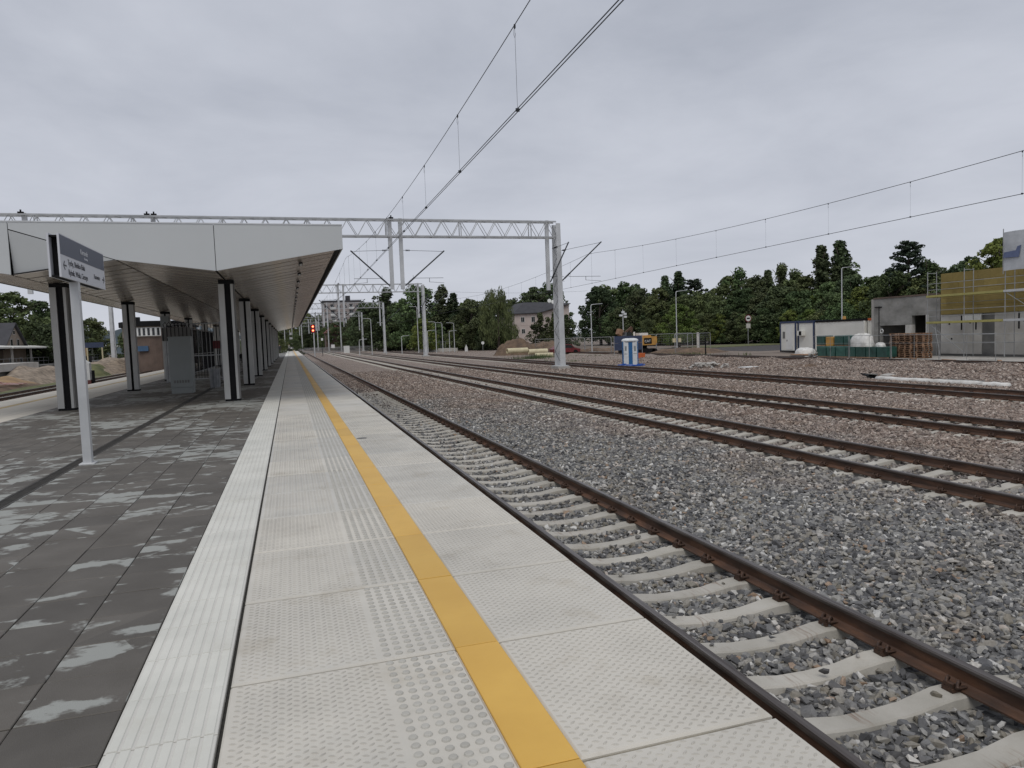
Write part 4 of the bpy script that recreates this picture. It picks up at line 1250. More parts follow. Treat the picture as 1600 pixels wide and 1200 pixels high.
for x in (-15.1, -8.2, -7.8, 7.2):
    tops.box(x - 0.16, x + 0.16, -0.36, -0.2, ZTOP + off0 + .07, ZTOP + off0 + 0.15); tops.cyl((x, -0.28, ZTOP + off0 + .15), (x, -0.28, ZTOP + off0 + .28), 0.05, 6)
TOPS = tops.mesh('top_clamp', M['dark'])
PLACES = ['nearest', 'second', 'third', 'fourth', 'fifth', 'sixth']
for k, y in enumerate((50.6, 107, 155, 203, 252, 300)):
    g_ = thing('overhead_line_gantry', (bend(y), y, -1.06), ['nearest overhead line gantry, its truss passing behind the canopy top', 'second nearest overhead line gantry, its leg in front of the dark pines',
               'third overhead line gantry counted from the camera', 'fourth overhead line gantry counted from the camera', 'fifth overhead line gantry, small beside the red roofed house', 'furthest overhead line gantry at the bend of the tracks'][k], 'gantry', 'overhead line gantries across the tracks')
    for s in 'ab':
        lg = obj('leg', gb['leg_' + s], g_); obj('lacing', gb['lace_' + s], lg); obj('footing', gb['pl_' + s], lg)
    tr = obj('truss', gb['chord'], g_); obj('diagonals', gb['diag'], tr)
    for dm_ in drops: obj('drop_post', dm_, g_)
    for cb, ib in cants:
        co = obj('cantilever', cb, g_); obj('insulator', ib, co)
    obj('top_clamp', TOPS, g_)
# slimmer portal masts further away on the left of the lines
for k, (x, y, h) in enumerate(((4.6, 285, 10.5), (9.6, 262, 10.8), (1.2, 330, 10.5), (0.2, 372, 10), (12.2, 240, 10), (14.5, 215, 10.2), (-1.8, 300, 9.5))):
    t = thing('overhead_line_mast', (x, y, -1.06), 'slender white overhead line mast far down the bending tracks', 'mast', 'slender white masts at the bend of the tracks')
    b = MB(); b.cyl((0, 0, 0), (0, 0, h), 0.24, 6, 0.16); b.build('mast', M['white_metal'], t)
    b = MB(); b.cyl((0, 0, h - 2.6), (-2.6, 0, h - 1.0), 0.05, 5); b.cyl((0, 0, h - 1.2), (-2.6, 0, h - 1.0), 0.035, 5); b.build('cantilever', M['lattice'], t)

# ------------------------------------------------------------------ overhead wires
def wire_set(name, label, x0, spans, y_end, contact, low, high, double, stag, r_msg=0.0075, r_con=0.0075, first_drop=10.9, step=4.18):
    t = thing(name, (x0, 0, 0), label, 'overhead wire')
    sup = spans
    def span(y):
        for a, c in zip(sup[:-1], sup[1:]):
            if a <= y <= c: return a, c
        return sup[-2], sup[-1]
    def zx(y):
        a, c = span(y); u = (y - a) / (c - a); i = sup.index(a)
        s0 = stag if i % 2 else -stag; s1 = -s0
        x = s0 + (s1 - s0) * u
        zm = low + (high - low) * (2 * u - 1) ** 2
        return x + bend(y), zm
    ys = np.arange(sup[0], y_end, 1.5)
    b = MB(); b.tube([(zx(y)[0], y, zx(y)[1]) for y in ys], r_msg, 5); b.build('messenger_wire', M['wire'], t)
    for s in ((-0.025, 0.025) if double else (0,)):
        b = MB(); b.tube([(zx(y)[0] + s, y, contact) for y in ys], r_con, 5); b.build('contact_wire', M['wire'], t)
    y = first_drop
    while y - step > sup[0]: y -= step
    dm = 0
    while y < min(y_end, 150):
        x, zm = zx(y)
        b = MB(); b.cyl((x, y, contact), (x, y, zm), 0.0028 if y < 45 else 0.005, 4, caps=False)
        b.box(x - 0.03, x + 0.03, y - 0.012, y + 0.012, contact - 0.02, contact + 0.03)
        b.box(x - 0.012, x + 0.012, y - 0.015, y + 0.015, zm - 0.05, zm + 0.01)
        if y < 30:
            b.tube([(x, y, zm - 0.05), (x - 0.03, y - .02, zm - 0.10), (x - 0.03, y - .02, zm - 0.16), (x, y, zm - 0.2), (x + 0.012, y, zm - .12)], 0.0025, 4)
        b.build('dropper', M['wire'], t)
        y += step
    return t
SUP = [-6.0, 50.6, 107, 155, 203, 252, 300, 345]
wire_set('overhead_wire', 'overhead line with twin contact wires hanging above the platform track', 3.75, SUP, 330, 5.17, 6.28, 7.5, True, 0.28)
wire_set('overhead_wire', 'single overhead line crossing the sky at the right above the fourth track', 22.0, SUP, 250, 5.45, 6.72, 7.75, False, 0.25, 0.011, 0.011, first_drop=16.6, step=4.2)
t = thing('feeder_wire', (16, 107, 8.6), 'thin slack wire running from the second gantry to beyond the pale house', 'wire')
b = MB(); b.tube([(3.5 + k * 3.0, 0.5 + k * 1.2, 0.3 + 0.012 * (k - 4) ** 2 * 1.0) for k in range(0, 12)], 0.012, 4); b.build('strand', M['wire'], t)

# ------------------------------------------------------------------ trees
def np_mesh(name, v, f, m, smooth=False):
    me = bpy.data.meshes.new(name)
    me.vertices.add(len(v)); me.vertices.foreach_set('co', v.astype(np.float32).ravel())
    k = f.shape[1]
    me.loops.add(f.size); me.loops.foreach_set('vertex_index', f.ravel())
    me.polygons.add(len(f)); me.polygons.foreach_set('loop_start', np.arange(0, f.size, k))
    me.update(calc_edges=True)
    me.materials.append(m)
    return me
def leaves(name, centres, radii, per, size, m, flat_=1.0, droop=0.0, seed=0):
    g = np.random.default_rng(seed)
    C = np.repeat(centres, per, 0); Rr = np.repeat(radii, per)
    n = len(C)
    d = g.normal(size=(n, 3)); d /= np.linalg.norm(d, axis=1)[:, None]
    rad = Rr * g.uniform(0.45, 1.08, n) ** 0.6
    p = C + d * rad[:, None] * np.array([1, 1, flat_])
    if droop: p[:, 2] -= droop * g.uniform(0, 1, n) ** 1.5
    a = g.normal(size=(n, 3)); a /= np.linalg.norm(a, axis=1)[:, None]
    b_ = np.cross(a, d + g.normal(0, .5, (n, 3))); b_ /= (np.linalg.norm(b_, axis=1)[:, None] + 1e-6)
    s = size * g.uniform(0.55, 1.3, n)[:, None]
    if droop: a = a * 0.3 + np.array([0, 0, 1.0]); s_a = s * 1.7
    else: s_a = s
    q = np.stack([p - a * s_a * .5, p + b_ * s * .42, p + a * s_a * .5, p - b_ * s * .42], 1).reshape(-1, 3)
    f = np.arange(len(q)).reshape(-1, 4)
    return np_mesh(name, q, f, m)
def tree_proto(kind, seed, H=10.0):
    g = np.random.default_rng(seed)
    tr = MB(); cs, rs = [], []
    if kind == 'broad':
        wmax = 3.9
        n = 125
        tr.tube([(0, 0, -0.3), (0.1, 0, 2.5), (-0.1, 0.15, 5.5), (0, 0, 8.0)], [0.28, 0.22, 0.14, 0.05], 7)
        for _ in range(n):
            h = g.uniform(0.12, 0.97); w = wmax * math.sin(math.pi * min(1, (h + 0.10) / 1.12) ** 0.8) ** 0.75
            t = g.uniform(0, 6.283); rr = w * g.uniform(0.35, 1.0)
            cs.append((rr * math.cos(t), rr * math.sin(t), h * H)); rs.append(g.uniform(0.45, 1.15) * (1.12 - 0.45 * h))
        for k in range(9):
            t = k * 0.7 + g.uniform(0, .4); z0 = 2 + k * 0.6
            tr.tube([(0, 0, z0), (1.2 * math.cos(t), 1.2 * math.sin(t), z0 + 1.2), (2.5 * math.cos(t), 2.5 * math.sin(t), z0 + 1.9)], [0.09, 0.06, 0.03], 5)
        per, size, fl, dr = 92, 0.30, 0.75, 0
    elif kind == 'poplar':
        n = 105
        tr.tube([(0, 0, -0.3), (0.05, 0, 5), (0, 0, 9.6)], [0.2, 0.12, 0.03], 6)
        lead = [(0, 0, 1.0, 1.0), (g.uniform(.7, 1.3), g.uniform(-.9, .9), g.uniform(.74, .88), .8), (g.uniform(-1.3, -.7), g.uniform(-.9, .9), g.uniform(.6, .8), .85)]
        for q in range(n):
            lx_, ly_, lh, lw = lead[q % 3 if q % 2 else 0]
            h = g.uniform(0.06, 1.0); w = 2.1 * lw * (1 - h) ** 0.7 * min(1, h * 5 + .5) * g.uniform(.6, 1.25)
            t = g.uniform(0, 6.283); rr = w * g.uniform(0.1, 1.0)
            cs.append((lx_ + rr * math.cos(t), ly_ + rr * math.sin(t), h * lh * H * 0.96)); rs.append(g.uniform(0.32, 0.75) * (1.1 - 0.5 * h))
        for k in range(14):
            t = k * 2.4; z0 = 1.5 + k * 0.5
            tr.tube([(0, 0, z0), (0.8 * math.cos(t), 0.8 * math.sin(t), z0 + 1.3)], [0.05, 0.02], 4)
        per, size, fl, dr = 80, 0.25, 1.4, 0
    elif kind == 'pine':
        tr.tube([(0, 0, -0.3), (0.1, 0, 5), (-0.05, 0.05, 9.9)], [0.22, 0.13, 0.03], 6)
        for k in range(46):
            z = 3.2 + 6.4 * k / 46; L_ = 2.6 * (1 - (z - 2.6) / 8.2) * g.uniform(0.5, 1.15) + 0.25
            t = k * 2.4 + g.uniform(0, .5)
            tip = (L_ * math.cos(t), L_ * math.sin(t), z + L_ * 0.30)
            tr.tube([(0, 0, z), tip], [0.05, 0.015], 4)
            for u in (0.45, 0.72, 1.0):
                cs.append((tip[0] * u, tip[1] * u, z + L_ * 0.30 * u + .05)); rs.append(0.22 + 0.16 * u)
        per, size, fl, dr = 62, 0.20, 0.55, 0
    elif kind == 'willow':
        tr.tube([(0, 0, -0.3), (0.2, 0, 2.5), (0, 0.2, 6.5)], [0.4, 0.3, 0.1], 7)
        for _ in range(95):
            h = g.uniform(0.25, 0.95); w = 5.4 * math.sin(math.pi * min(1, (h + 0.15) / 1.18) ** 1.0) ** 0.6
            t = g.uniform(0, 6.283); rr = w * g.uniform(0.3, 1.0)
            cs.append((rr * math.cos(t), rr * math.sin(t), h * H)); rs.append(g.uniform(0.7, 1.1))
        per, size, fl, dr = 105, 0.26, 0.7, 2.2
    else:   # bush
        tr.tube([(0, 0, -0.3), (0.1, 0, 3), (0, 0, 6)], [0.12, 0.08, 0.03], 6)
        tr.tube([(0, 0, 0), (1.2, 0.3, 3.5)], [0.08, 0.03], 5); tr.tube([(0, 0, 0), (-1.1, -0.4, 3.8)], [0.08, 0.03], 5)
        for _ in range(100):
            h = g.uniform(0.06, 0.95); w = 4.6 * math.sqrt(max(0.02, 1 - h ** 2.2))
            t = g.uniform(0, 6.283); rr = w * g.uniform(0.3, 1.0)
            cs.append((rr * math.cos(t), rr * math.sin(t), h * H)); rs.append(g.uniform(0.5, 1.15))
        per, size, fl, dr = 90, 0.32, 0.75, 0
    # light filler within the crown so the trunk does not show through everywhere
    return tr, np.array(cs), np.array(rs), per, size, fl, dr
PROTO = {}
def crown_mesh(kind, seed, m):
    tr, cs, rs, per, size, fl, dr = tree_proto(kind, seed)
    return tr.mesh('trunk', M['bark'], True), leaves('crown', cs, rs, per, size, m, fl, dr, seed)
for kind, seeds, m in (('broad', (1, 2, 3), 'leaf_dark'), ('poplar', (4, 5), 'leaf_dark'), ('pine', (6, 7), 'leaf_pine'), ('willow', (8,), 'leaf_mid'), ('bush', (9, 10), 'leaf_mid'), ('light', (11,), 'leaf_light')):
    PROTO[kind] = [crown_mesh('broad' if kind == 'light' else kind, s, M[m]) for s in seeds]
for s, m in ((12, 'leaf_mid'), (13, 'leaf_mid')): PROTO['broad'].append(crown_mesh('broad', s, M[m]))
PROTO['poplar'].append(crown_mesh('poplar', 14, M['leaf_mid']))
def tree(kind, x, y, h, label, cat='tree', group=None, wide=1.0, pick=None, name=None):
    tm, cmh = PROTO[kind][pick if pick is not None else random.randrange(len(PROTO[kind]))]
    nm = name or {'broad': 'broadleaf_tree', 'poplar': 'slender_tree', 'pine': 'pine_tree', 'willow': 'willow_tree', 'bush': 'bushy_tree', 'light': 'maple_tree'}[kind]
    t = thing(nm, (x, y, -1.12), label, cat, group, random.uniform(0, 6.28))
    s = h / 10.0
    t.scale = (s * wide * random.uniform(.92, 1.1), s * wide * random.uniform(.92, 1.1), s)
    obj('trunk', tm, t); obj('crown', cmh, t)
    return t
G = 'trees of the dense tree line beyond the tracks'
# left of the canopy
for k, (x, y, h, w, lb) in enumerate(((-41.0, 128.8, 12.4, 1.25, 'big leafy tree rising over the gable of the tan house'), (-38.5, 133.5, 11.4, 1.1, 'tree close behind the big leafy tree at the left edge'),
        (-46, 129.8, 11.6, 1.2, 'tree cut by the left border of the view'), (-36.2, 137.9, 9.4, 1.2, 'tree between the first canopy column and the sign pole'),
        (-33.6, 142.6, 8.8, 1.2, 'lower tree seen just left of the sign pole'), (-31.3, 115.3, 7.4, 1.4, 'low bushy tree behind the old platform shelter'),
        (-16.8, 101.8, 4.9, 1.2, 'small tree beside the control building'), (-28.5, 150, 7.0, 1.2, 'low tree right of the sign pole below the hills'), (-42, 112, 7.5, 1.4, 'bushy tree behind the shelter roof at far left'),
        (-35, 118, 7.6, 1.4, 'dark bushy tree filling the gap under the big tree'))):
    tree('broad', x, y, h, lb, wide=w)
for k in range(9):
    tree('bush', -27 + k * 3.4 + random.uniform(-1, 1), 165 + random.uniform(-12, 25), random.uniform(4.0, 5.6), 'low dark bush along the horizon left of the platform', 'bush', 'bushes along the horizon on the left', 1.5)
MAIN = [('broad', 21.7, 214.0, 14.5, 1, 'dark tree above the fourth gantry'), ('poplar', 25.3, 192.5, 17.0, 1.7, 'tall dark conical tree left of the second gantry'), ('broad', 29.6, 170.1, 16.0, 1.15, 'big dark tree behind the second gantry beam'),
        ('broad', 28.0, 186.2, 13.4, 1, 'dark tree between the two tall ones near the second gantry'), ('poplar', 35.4, 168.3, 15.6, 1.6, 'pointed tree just right of the second gantry leg'), ('poplar', 37.9, 167.3, 13.6, 1.7, 'second pointed tree right of the gantry leg, slightly lower'),
        ('broad', 39.3, 156.2, 9.8, 1, 'low dark tree left of the willow'), ('light', 27.0, 149.3, 7.2, 1.1, 'light green bush behind the second gantry leg'), ('broad', 38.2, 151.2, 11.4, 1.1, 'tree touching the left side of the willow'),
        ('willow', 40.4, 138.4, 12.9, 0.62, 'wide drooping willow left of the pale house'), ('broad', 60.5, 192, 13.4, 1, 'dark tree directly behind the pale house roof'), ('broad', 67.5, 195, 16.9, 1.1, 'tall dark tree over the satellite dishes'),
        ('broad', 74.5, 199, 18.2, 1, 'tall tree right behind the near gantry leg'), ('broad', 67.9, 149.1, 13.5, 1, 'tree immediately right of the near gantry leg'),
        ('broad', 73.4, 156.4, 14.2, 1.1, 'round dark tree left of the camera mast'), ('broad', 75.9, 150.7, 14.5, 1.1, 'round dark tree above the camera mast'), ('broad', 71.2, 135.9, 11.7, 1, 'mid height tree between camera mast and maple'),
        ('broad', 70.1, 125.8, 11.3, 1, 'tree behind the arm of the bent street lamp'), ('poplar', 72.2, 127.1, 13.7, 1.2, 'left one of a pair of pointed trees over the maple'), ('poplar', 74.9, 126.6, 14.5, 1.2, 'right one of a pair of pointed trees over the maple'),
        ('pine', 84.2, 136.0, 14.0, 1.25, 'dark open pine left of centre of the right tree line'), ('broad', 81.6, 126.2, 11.1, 1, 'rounded tree below and right of the open pine'), ('broad', 81.3, 119.2, 12.9, 1, 'leafy tree in front of the tall slender one above the road sign'),
        ('poplar', 82.9, 117.8, 14.9, 1.35, 'tall slender tree above the road sign'), ('broad', 81.8, 111.7, 12.1, 1, 'leafy tree right of the road sign'), ('poplar', 84.2, 111.0, 13.1, 1.1, 'slender tree left of the white containers'),
        ('poplar', 83.3, 106.1, 13.9, 1.1, 'slender tree above the first white container'), ('poplar', 85.6, 105.4, 13.3, 1.1, 'slender tree second left of the tallest pair'), ('broad', 83.7, 100.6, 11.2, 1, 'broad tree below the tallest pair of poplars'),
        ('poplar', 85.1, 98.3, 15.9, 1.35, 'left one of the tallest pair of poplars'), ('poplar', 88.2, 97.5, 16.6, 1.5, 'right one of the tallest pair of poplars, beside the lamp post'), ('broad', 84.6, 91.0, 10.6, 1, 'broad tree right of the tall lamp post'),
        ('broad', 85.9, 88.1, 9.9, 1, 'broad tree above the grey building'), ('broad', 81.7, 80.4, 10.3, 1, 'broad tree left of the ragged pine'), ('pine', 84.0, 79.7, 14.4, 1.15, 'ragged pine standing high over the grey building'),
        ('poplar', 86.2, 78.8, 11.9, 1.2, 'pointed tree immediately right of the ragged pine'), ('broad', 88.2, 79.3, 10.9, 0.9, 'tree seen through the scaffold top'), ('broad', 86.6, 72.4, 11.2, 1, 'tree rising over the left end of the yellow insulation'),
        ('light', 83.7, 65.8, 12.6, 0.9, 'lighter tree rising highest over the yellow insulation'), ('broad', 90.3, 67.7, 11.6, 1, 'tree beside the white banner'), ('broad', 92.6, 63.4, 12.2, 1, 'tree behind the white banner'),
        ('light', 58.2, 98.5, 6.9, 1.2, 'light green maple standing alone in front of the tree line'), ('poplar', 50.4, 140.9, 7.6, 1.6, 'small fir shaped tree at the corner of the pale house'), ('poplar', 53.0, 139.5, 7.8, 1.4, 'second small fir shaped tree hiding the pale house gable'),
        ('poplar', 56.5, 141.5, 7.0, 1.7, 'bushy fir shaped tree left of the near gantry leg'), ('poplar', 38.0, 142.2, 4.6, 1.8, 'small cone shaped shrub left of the pale hut'), ('poplar', 42.4, 141.2, 4.2, 1.8, 'small cone shaped shrub right of the pale hut')]
for kd, x, y, h, w, lb in MAIN: tree(kd, x, y, h, lb, wide=w * (1.25 if kd == 'poplar' and h > 10 and w < 1.3 else 1))
# second, lower rows: dense anonymous wood edge
def along(pts, n, jit, hmin, hmax, kinds):
    for k in range(n):
        u = (k + 0.5) / n * (len(pts) - 1); i = min(int(u), len(pts) - 2); f = u - i
        x = pts[i][0] + (pts[i + 1][0] - pts[i][0]) * f + random.uniform(-jit, jit)
        y = pts[i][1] + (pts[i + 1][1] - pts[i][1]) * f + random.uniform(-jit, jit)
        kd = random.choice(kinds)
        tree(kd if random.random() > .16 else 'light', x, y, random.uniform(hmin, hmax), 'one of the many dark green trees of the dense wood edge beyond the yard', group=G, wide=random.uniform(1.0, 1.35))
along([(4, 330), (14, 300), (20, 250), (26, 215), (33, 190), (42, 165), (48, 186), (66, 190)], 34, 3, 9.0, 12.0, ['broad', 'broad', 'bush'])
along([(-12, 420), (10, 400), (30, 330), (40, 260)], 14, 5, 15, 20, ['broad'])
along([(70, 142), (72, 130), (76, 118), (80, 105), (83, 92), (84, 78), (90, 62), (96, 52)], 46, 2.0, 7.5, 10.0, ['broad', 'broad', 'bush'])
along([(66, 122), (70, 114), (75, 110), (78, 98), (80, 88), (81, 76)], 26, 1.4, 4.0, 6.2, ['bush', 'bush', 'broad'])
along([(30, 165), (36, 152), (42, 148), (45, 149)], 10, 1.5, 5.0, 7.0, ['bush', 'broad'])

# ------------------------------------------------------------------ generic small builders
def mound(name, loc, rx, ry, h, m, label, seed=0, n=26, rough=0.25, cat='earth heap'):
    g = np.random.default_rng(seed)
    ph = g.uniform(0, 6.28, (6, 2)); fr = g.uniform(1.0, 4.5, (6, 2))
    b = MB()
    for j in range(n):
        for i in range(n):
            u, v = (i / (n - 1)) * 2 - 1, (j / (n - 1)) * 2 - 1
            r2 = u * u + v * v
            z = max(0, 1 - r2) ** 0.9
            nn = sum(math.sin(fr[k][0] * u * 3 + ph[k][0]) * math.sin(fr[k][1] * v * 3 + ph[k][1]) for k in range(6)) / 6
            b.v.append((u * rx, v * ry, h * z * (1 + rough * 2 * nn) - 0.06 + rough * h * 0.12 * g.uniform(-1, 1) * (z > 0)))
    for j in range(n - 1):
        for i in range(n - 1):
            a = j * n + i
            b.f.append((a, a + 1, a + n + 1, a + n)); b.m.append(0)
    o = b.build(name, m, None, loc, smooth=True)
    tag(o, label, cat)
    return o
def lamp_post(x, y, z0, h, arm, label, reach=1.0, head=True, grp=None, double=False):
    t = thing('street_lamp', (x, y, z0), label, 'street lamp', grp)
    b = MB(); b.cyl((0, 0, 0), (0, 0, h - 0.3), 0.09, 8, 0.055)
    b.tube([(0, 0, h - 0.35), (0.03 * arm, 0, h - 0.1), (0.2 * arm, 0, h), (reach * arm, 0, h + 0.08)], [0.055, 0.05, 0.045, 0.035], 6)
    b.build('pole', M['white_metal'], t)
    b = MB(); b.prism([(reach * arm, -0.13, h + .03), (reach * arm, 0.13, h + .03), (reach * arm, 0.09, h + .13), (reach * arm, -0.09, h + .13)], (0.6 * arm, 0, 0.03)); b.build('lamp_head', M['cabinet'], t)
    return t
LG = 'street lamps along the far road'
lamp_post(52.8, 90, -1.1, 8.3, 1, 'bent street lamp rising out of the light green maple', 1.1, grp=LG)
lamp_post(39.6, 90, -1.1, 6.7, 1, 'bent street lamp just right of the near gantry leg', 1.1, grp=LG)
lamp_post(68.1, 75, -1.1, 10.0, 1, 'tall straight lamp post behind the white containers', 1.2, grp=LG)
FG = 'white lamps on the far platform'
for k, (x, h, a) in enumerate(((15.2, 7.2, -1), (17.9, 6.3, -1), (24.3, 9.3, -1), (27.9, 6.2, -1), (29.2, 6.0, -1), (31.6, 5.9, -1), (30.6, 4.3, 1), (21.0, 3.6, 1), (12.8, 3.2, 1), (26.2, 4.5, 1))):
    lamp_post(x, 140, -1.1, h, a, ['white lamp furthest left near the third gantry', 'white lamp just right of the third gantry leg', 'tallest white lamp, left of the second gantry leg', 'first white lamp right of the second gantry leg', 'second white lamp right of the second gantry leg',
              'third white lamp right of the second gantry leg', 'short white lamp paired with the rightmost one, arm to the right', 'short lamp between the taller white lamps', 'short lamp close to the third gantry leg', 'short lamp whose arm shows behind the second gantry leg'][k], 0.9, grp=FG)
fm = thing('camera_mast', (44.4, 90, -1.1), 'slim mast with a cluster of white floodlights behind the blue toilet', 'mast')
b = MB(); b.cyl((0, 0, 0), (0, 0, 5.9), 0.09, 8, 0.05); b.build('pole', M['white_metal'], fm)
for k, (dx_, dz_) in enumerate(((-0.35, 5.1), (0.3, 5.3), (0.0, 5.55), (0.35, 4.9))):
    b = MB(); b.box(dx_ - .2, dx_ + .2, -0.15, 0.05, dz_ - .12, dz_ + .14); b.build('floodlight', M['toilet_white'], fm)

# ------------------------------------------------------------------ pale house, hut
hs_ = thing('pale_house', (54.0, 170, -1.1), 'three storey pale pinkish house with a dark roof behind the earth heaps', 'house')
W_, D_, HE = 6.2, 16.0, 8.35
b = MB(); b.prism([(0, 0, 0), (W_, 0, 0), (W_, 0, HE), (0, 0, HE)], (0, 0.3, 0)); 
b.build('front_wall', M['plaster_pink'], hs_)
b = MB()
b.prism([(W_, 0.301, 0), (W_ + 7.6, -2.2, 0), (W_ + 7.6, -2.2, HE + 2.0), (W_ + 7.0, -2.0, HE + 2.1), (W_, 0.301, HE)], (0.1, 0.3, 0))
b.build('gable_wall', M['plaster_pink'], hs_)
b = MB(); b.box(0, 0.3, 0.302, 12, 0, HE); b.build('side_wall', M['plaster_pink'], hs_)
b = MB()
b.prism([(-0.5, -0.5, HE - .05), (W_ + .2, -0.5, HE + .05), (W_ + 7.8, -2.9, HE + 2.1), (W_ + 2.5, 4.6, HE + 2.9), (4.0, 4.6, HE + 2.9)], (0, 0, 0.16))
b.prism([(-0.5, -0.5, HE - .05), (4.0, 4.6, HE + 2.9), (4.0, 12, HE + 2.9), (-.5, 12, HE - .05)], (0, 0, 0.16))
b.build('roof', M['roof_dark'], hs_)
for wx, wz, ww, wh in ((2.1, 6.9, .85, 1.15), (4.9, 6.9, .85, 1.25), (2.2, 4.0, .8, 1.05), (2.2, 1.1, .75, 1.0)):
    b = MB(); b.box(wx - ww / 2 - .08, wx + ww / 2 + .08, -0.05, -0.002, wz - wh / 2 - .08, wz + wh / 2 + .08); wo = b.build('window', M['white_paint'], hs_)
    b = MB(); b.box(wx - ww / 2, wx - .03, -0.07, -0.052, wz - wh / 2, wz + wh / 2); b.box(wx + .03, wx + ww / 2, -0.07, -0.052, wz - wh / 2, wz + wh / 2); b.build('pane', M['glass_dark'], wo)
for dx_, dz_ in ((W_ + 2.2, HE + 2.9), (W_ + 3.2, HE + 2.6), (W_ + 5.5, HE + 2.9)):
    b = MB(); b.cyl((dx_, -2.6, dz_ - .7), (dx_, -2.6, dz_), 0.04, 6); b.cyl((dx_, -2.7, dz_), (dx_ - .06, -2.95, dz_ + .08), 0.42, 14, 0.5); b.build('satellite_dish', M['white_paint'], hs_)
b = MB(); b.box(0.0, 6.2, -0.03, -0.003, 5.45, 5.55); b.build('string_course', M['plaster_pink'], hs_)
hut = thing('pale_hut', (41.3, 150, -1.1), 'small pale hut half hidden between cone shaped shrubs', 'hut')
b = MB(); b.box(-1.3, 1.9, 0, 4, 0, 5.4); b.build('wall', M['plaster_pink'], hut)
b = MB(); b.prism([(-1.6, -0.3, 5.4), (2.2, -0.3, 5.4), (2.2, 4.3, 6.0), (-1.6, 4.3, 6.0)], (0, 0, .15)); b.build('roof', M['roof_dark'], hut)

# ------------------------------------------------------------------ far centre: tower block, red roofed house, signal
ap = thing('apartment_block', (15.2, 335, -1.1), 'grey and pink apartment block showing behind the distant gantries', 'building')
b = MB(); b.box(0, 17.0, 0, 14, 0, 21.5); b.build('wall', mat('weathered_pink_facade', (0.36, 0.305, 0.285), (0.26, 0.23, 0.22), 0.35, 0.9, detail=6), ap)
b = MB(); b.box(-0.3, 17.3, -.3, 14.3, 21.5, 22.2); b.build('roof', M['roof_dark'], ap)
b = MB(); b.box(10.5, 12.5, 2, 5, 22.2, 24.4); b.build('lift_housing', M['roof_dark'], ap)
wb = MB(); wb.box(0, 1.5, -0.06, -0.003, 0, 1.3); wm_ = wb.mesh('window', M['glass_dark'])
bb = MB(); bb.box(0, 2.4, -0.9, -0.003, 0, 1.0); bm_ = bb.mesh('balcony', M['white_paint'])
for fl in range(7):
    for cxx in range(6):
        z = 1.6 + fl * 2.85; x = 0.8 + cxx * 2.75
        if cxx in (1, 4): obj('balcony', bm_, ap, (x - .3, 0, z - .6))
        obj('window', wm_, ap, (x, 0, z + (.45 if cxx in (1, 4) else 0)))
rh = thing('red_roofed_house', (12.3, 262, -1.1), 'brick house with a red hipped roof behind the far tracks', 'house')
b = MB(); b.box(0, 9.0, 0, 9, 0, 6.4); b.build('wall', M['brick_far'], rh)
b = MB(); b.add([(-.5, -.5, 6.4), (9.5, -.5, 6.4), (9.5, 9.5, 6.4), (-.5, 9.5, 6.4), (3.4, 4.5, 10.1), (5.8, 4.5, 10.1)], [(0, 1, 5, 4), (1, 2, 5), (2, 3, 4, 5), (3, 0, 4), (0, 3, 2, 1)]); rf = b.build('roof', M['roof_red'], rh)
b = MB(); b.box(2.2, 3.0, 4, 4.8, 8.5, 11); b.build('chimney', M['brick_far'], rf)
for wx in (1.6, 4.3, 7.0):
    for wz in (1.2, 4.1):
        b = MB(); b.box(wx, wx + .9, -0.05, -.003, wz, wz + 1.3); wo = b.build('window', M['white_paint'], rh)
        b = MB(); b.box(wx + .12, wx + .78, -0.07, -.052, wz + .12, wz + 1.18); b.build('pane', M['glass_dark'], wo)
sg = thing('railway_signal', (4.75, 150, -1.05), 'railway signal on a white mast showing a red light at the platform end', 'signal')
b = MB(); b.cyl((0, 0, 0), (0, 0, 5.0), 0.13, 8, 0.11); b.build('mast', M['white_metal'], sg)
b = MB(); b.box(-0.55, 0.35, -0.1, 0.1, 4.9, 6.6); b.build('signal_head', M['red_paint'], sg)
for z in (6.2, 5.4):
    b = MB(); b.cyl((-0.12, -0.101, z), (-0.12, -0.16, z), 0.17, 12); b.build('signal_light', M['red_light'], sg)
sg2 = thing('small_signal', (13.7, 185, -1.05), 'white trackside equipment box at the foot of the far gantry leg', 'equipment box')
b = MB(); b.box(-0.7, 0.7, -.5, .5, 0, 1.9); b.build('body', M['white_paint'], sg2)
sp_ = thing('signal_post', (6.3, 150, -1.05), 'thin dark post with a small blue plate right of the red signal', 'post')
b = MB(); b.cyl((0, 0, 0), (0, 0, 4.2), 0.06, 6); b.build('post', M['dark'], sp_)
b = MB(); b.box(-.2, .2, -.09, -.061, 3.3, 3.8); b.build('plate', M['white_paint'], sp_)
wp = thing('trackside_sign', (8.4, 150, -1.05), 'small white trackside plate on a post between the far tracks', 'sign')
b = MB(); b.cyl((0, 0, 0), (0, 0, 1.9), 0.05, 6); b.build('post', M['scaff'], wp)
b = MB(); b.box(-.35, .35, -.06, -.052, 1.7, 2.4); b.build('plate', M['white_paint'], wp)
st_ = thing('banded_post', (0.4, 195, -1.0), 'black and white banded post at the far end of the platform', 'post')
for k in range(8):
    b = MB(); b.cyl((0, 0, 1 + k * .6), (0, 0, 1.6 + k * .6), 0.13, 8); b.build('band', M['white_paint'] if k % 2 else M['dark'], st_)
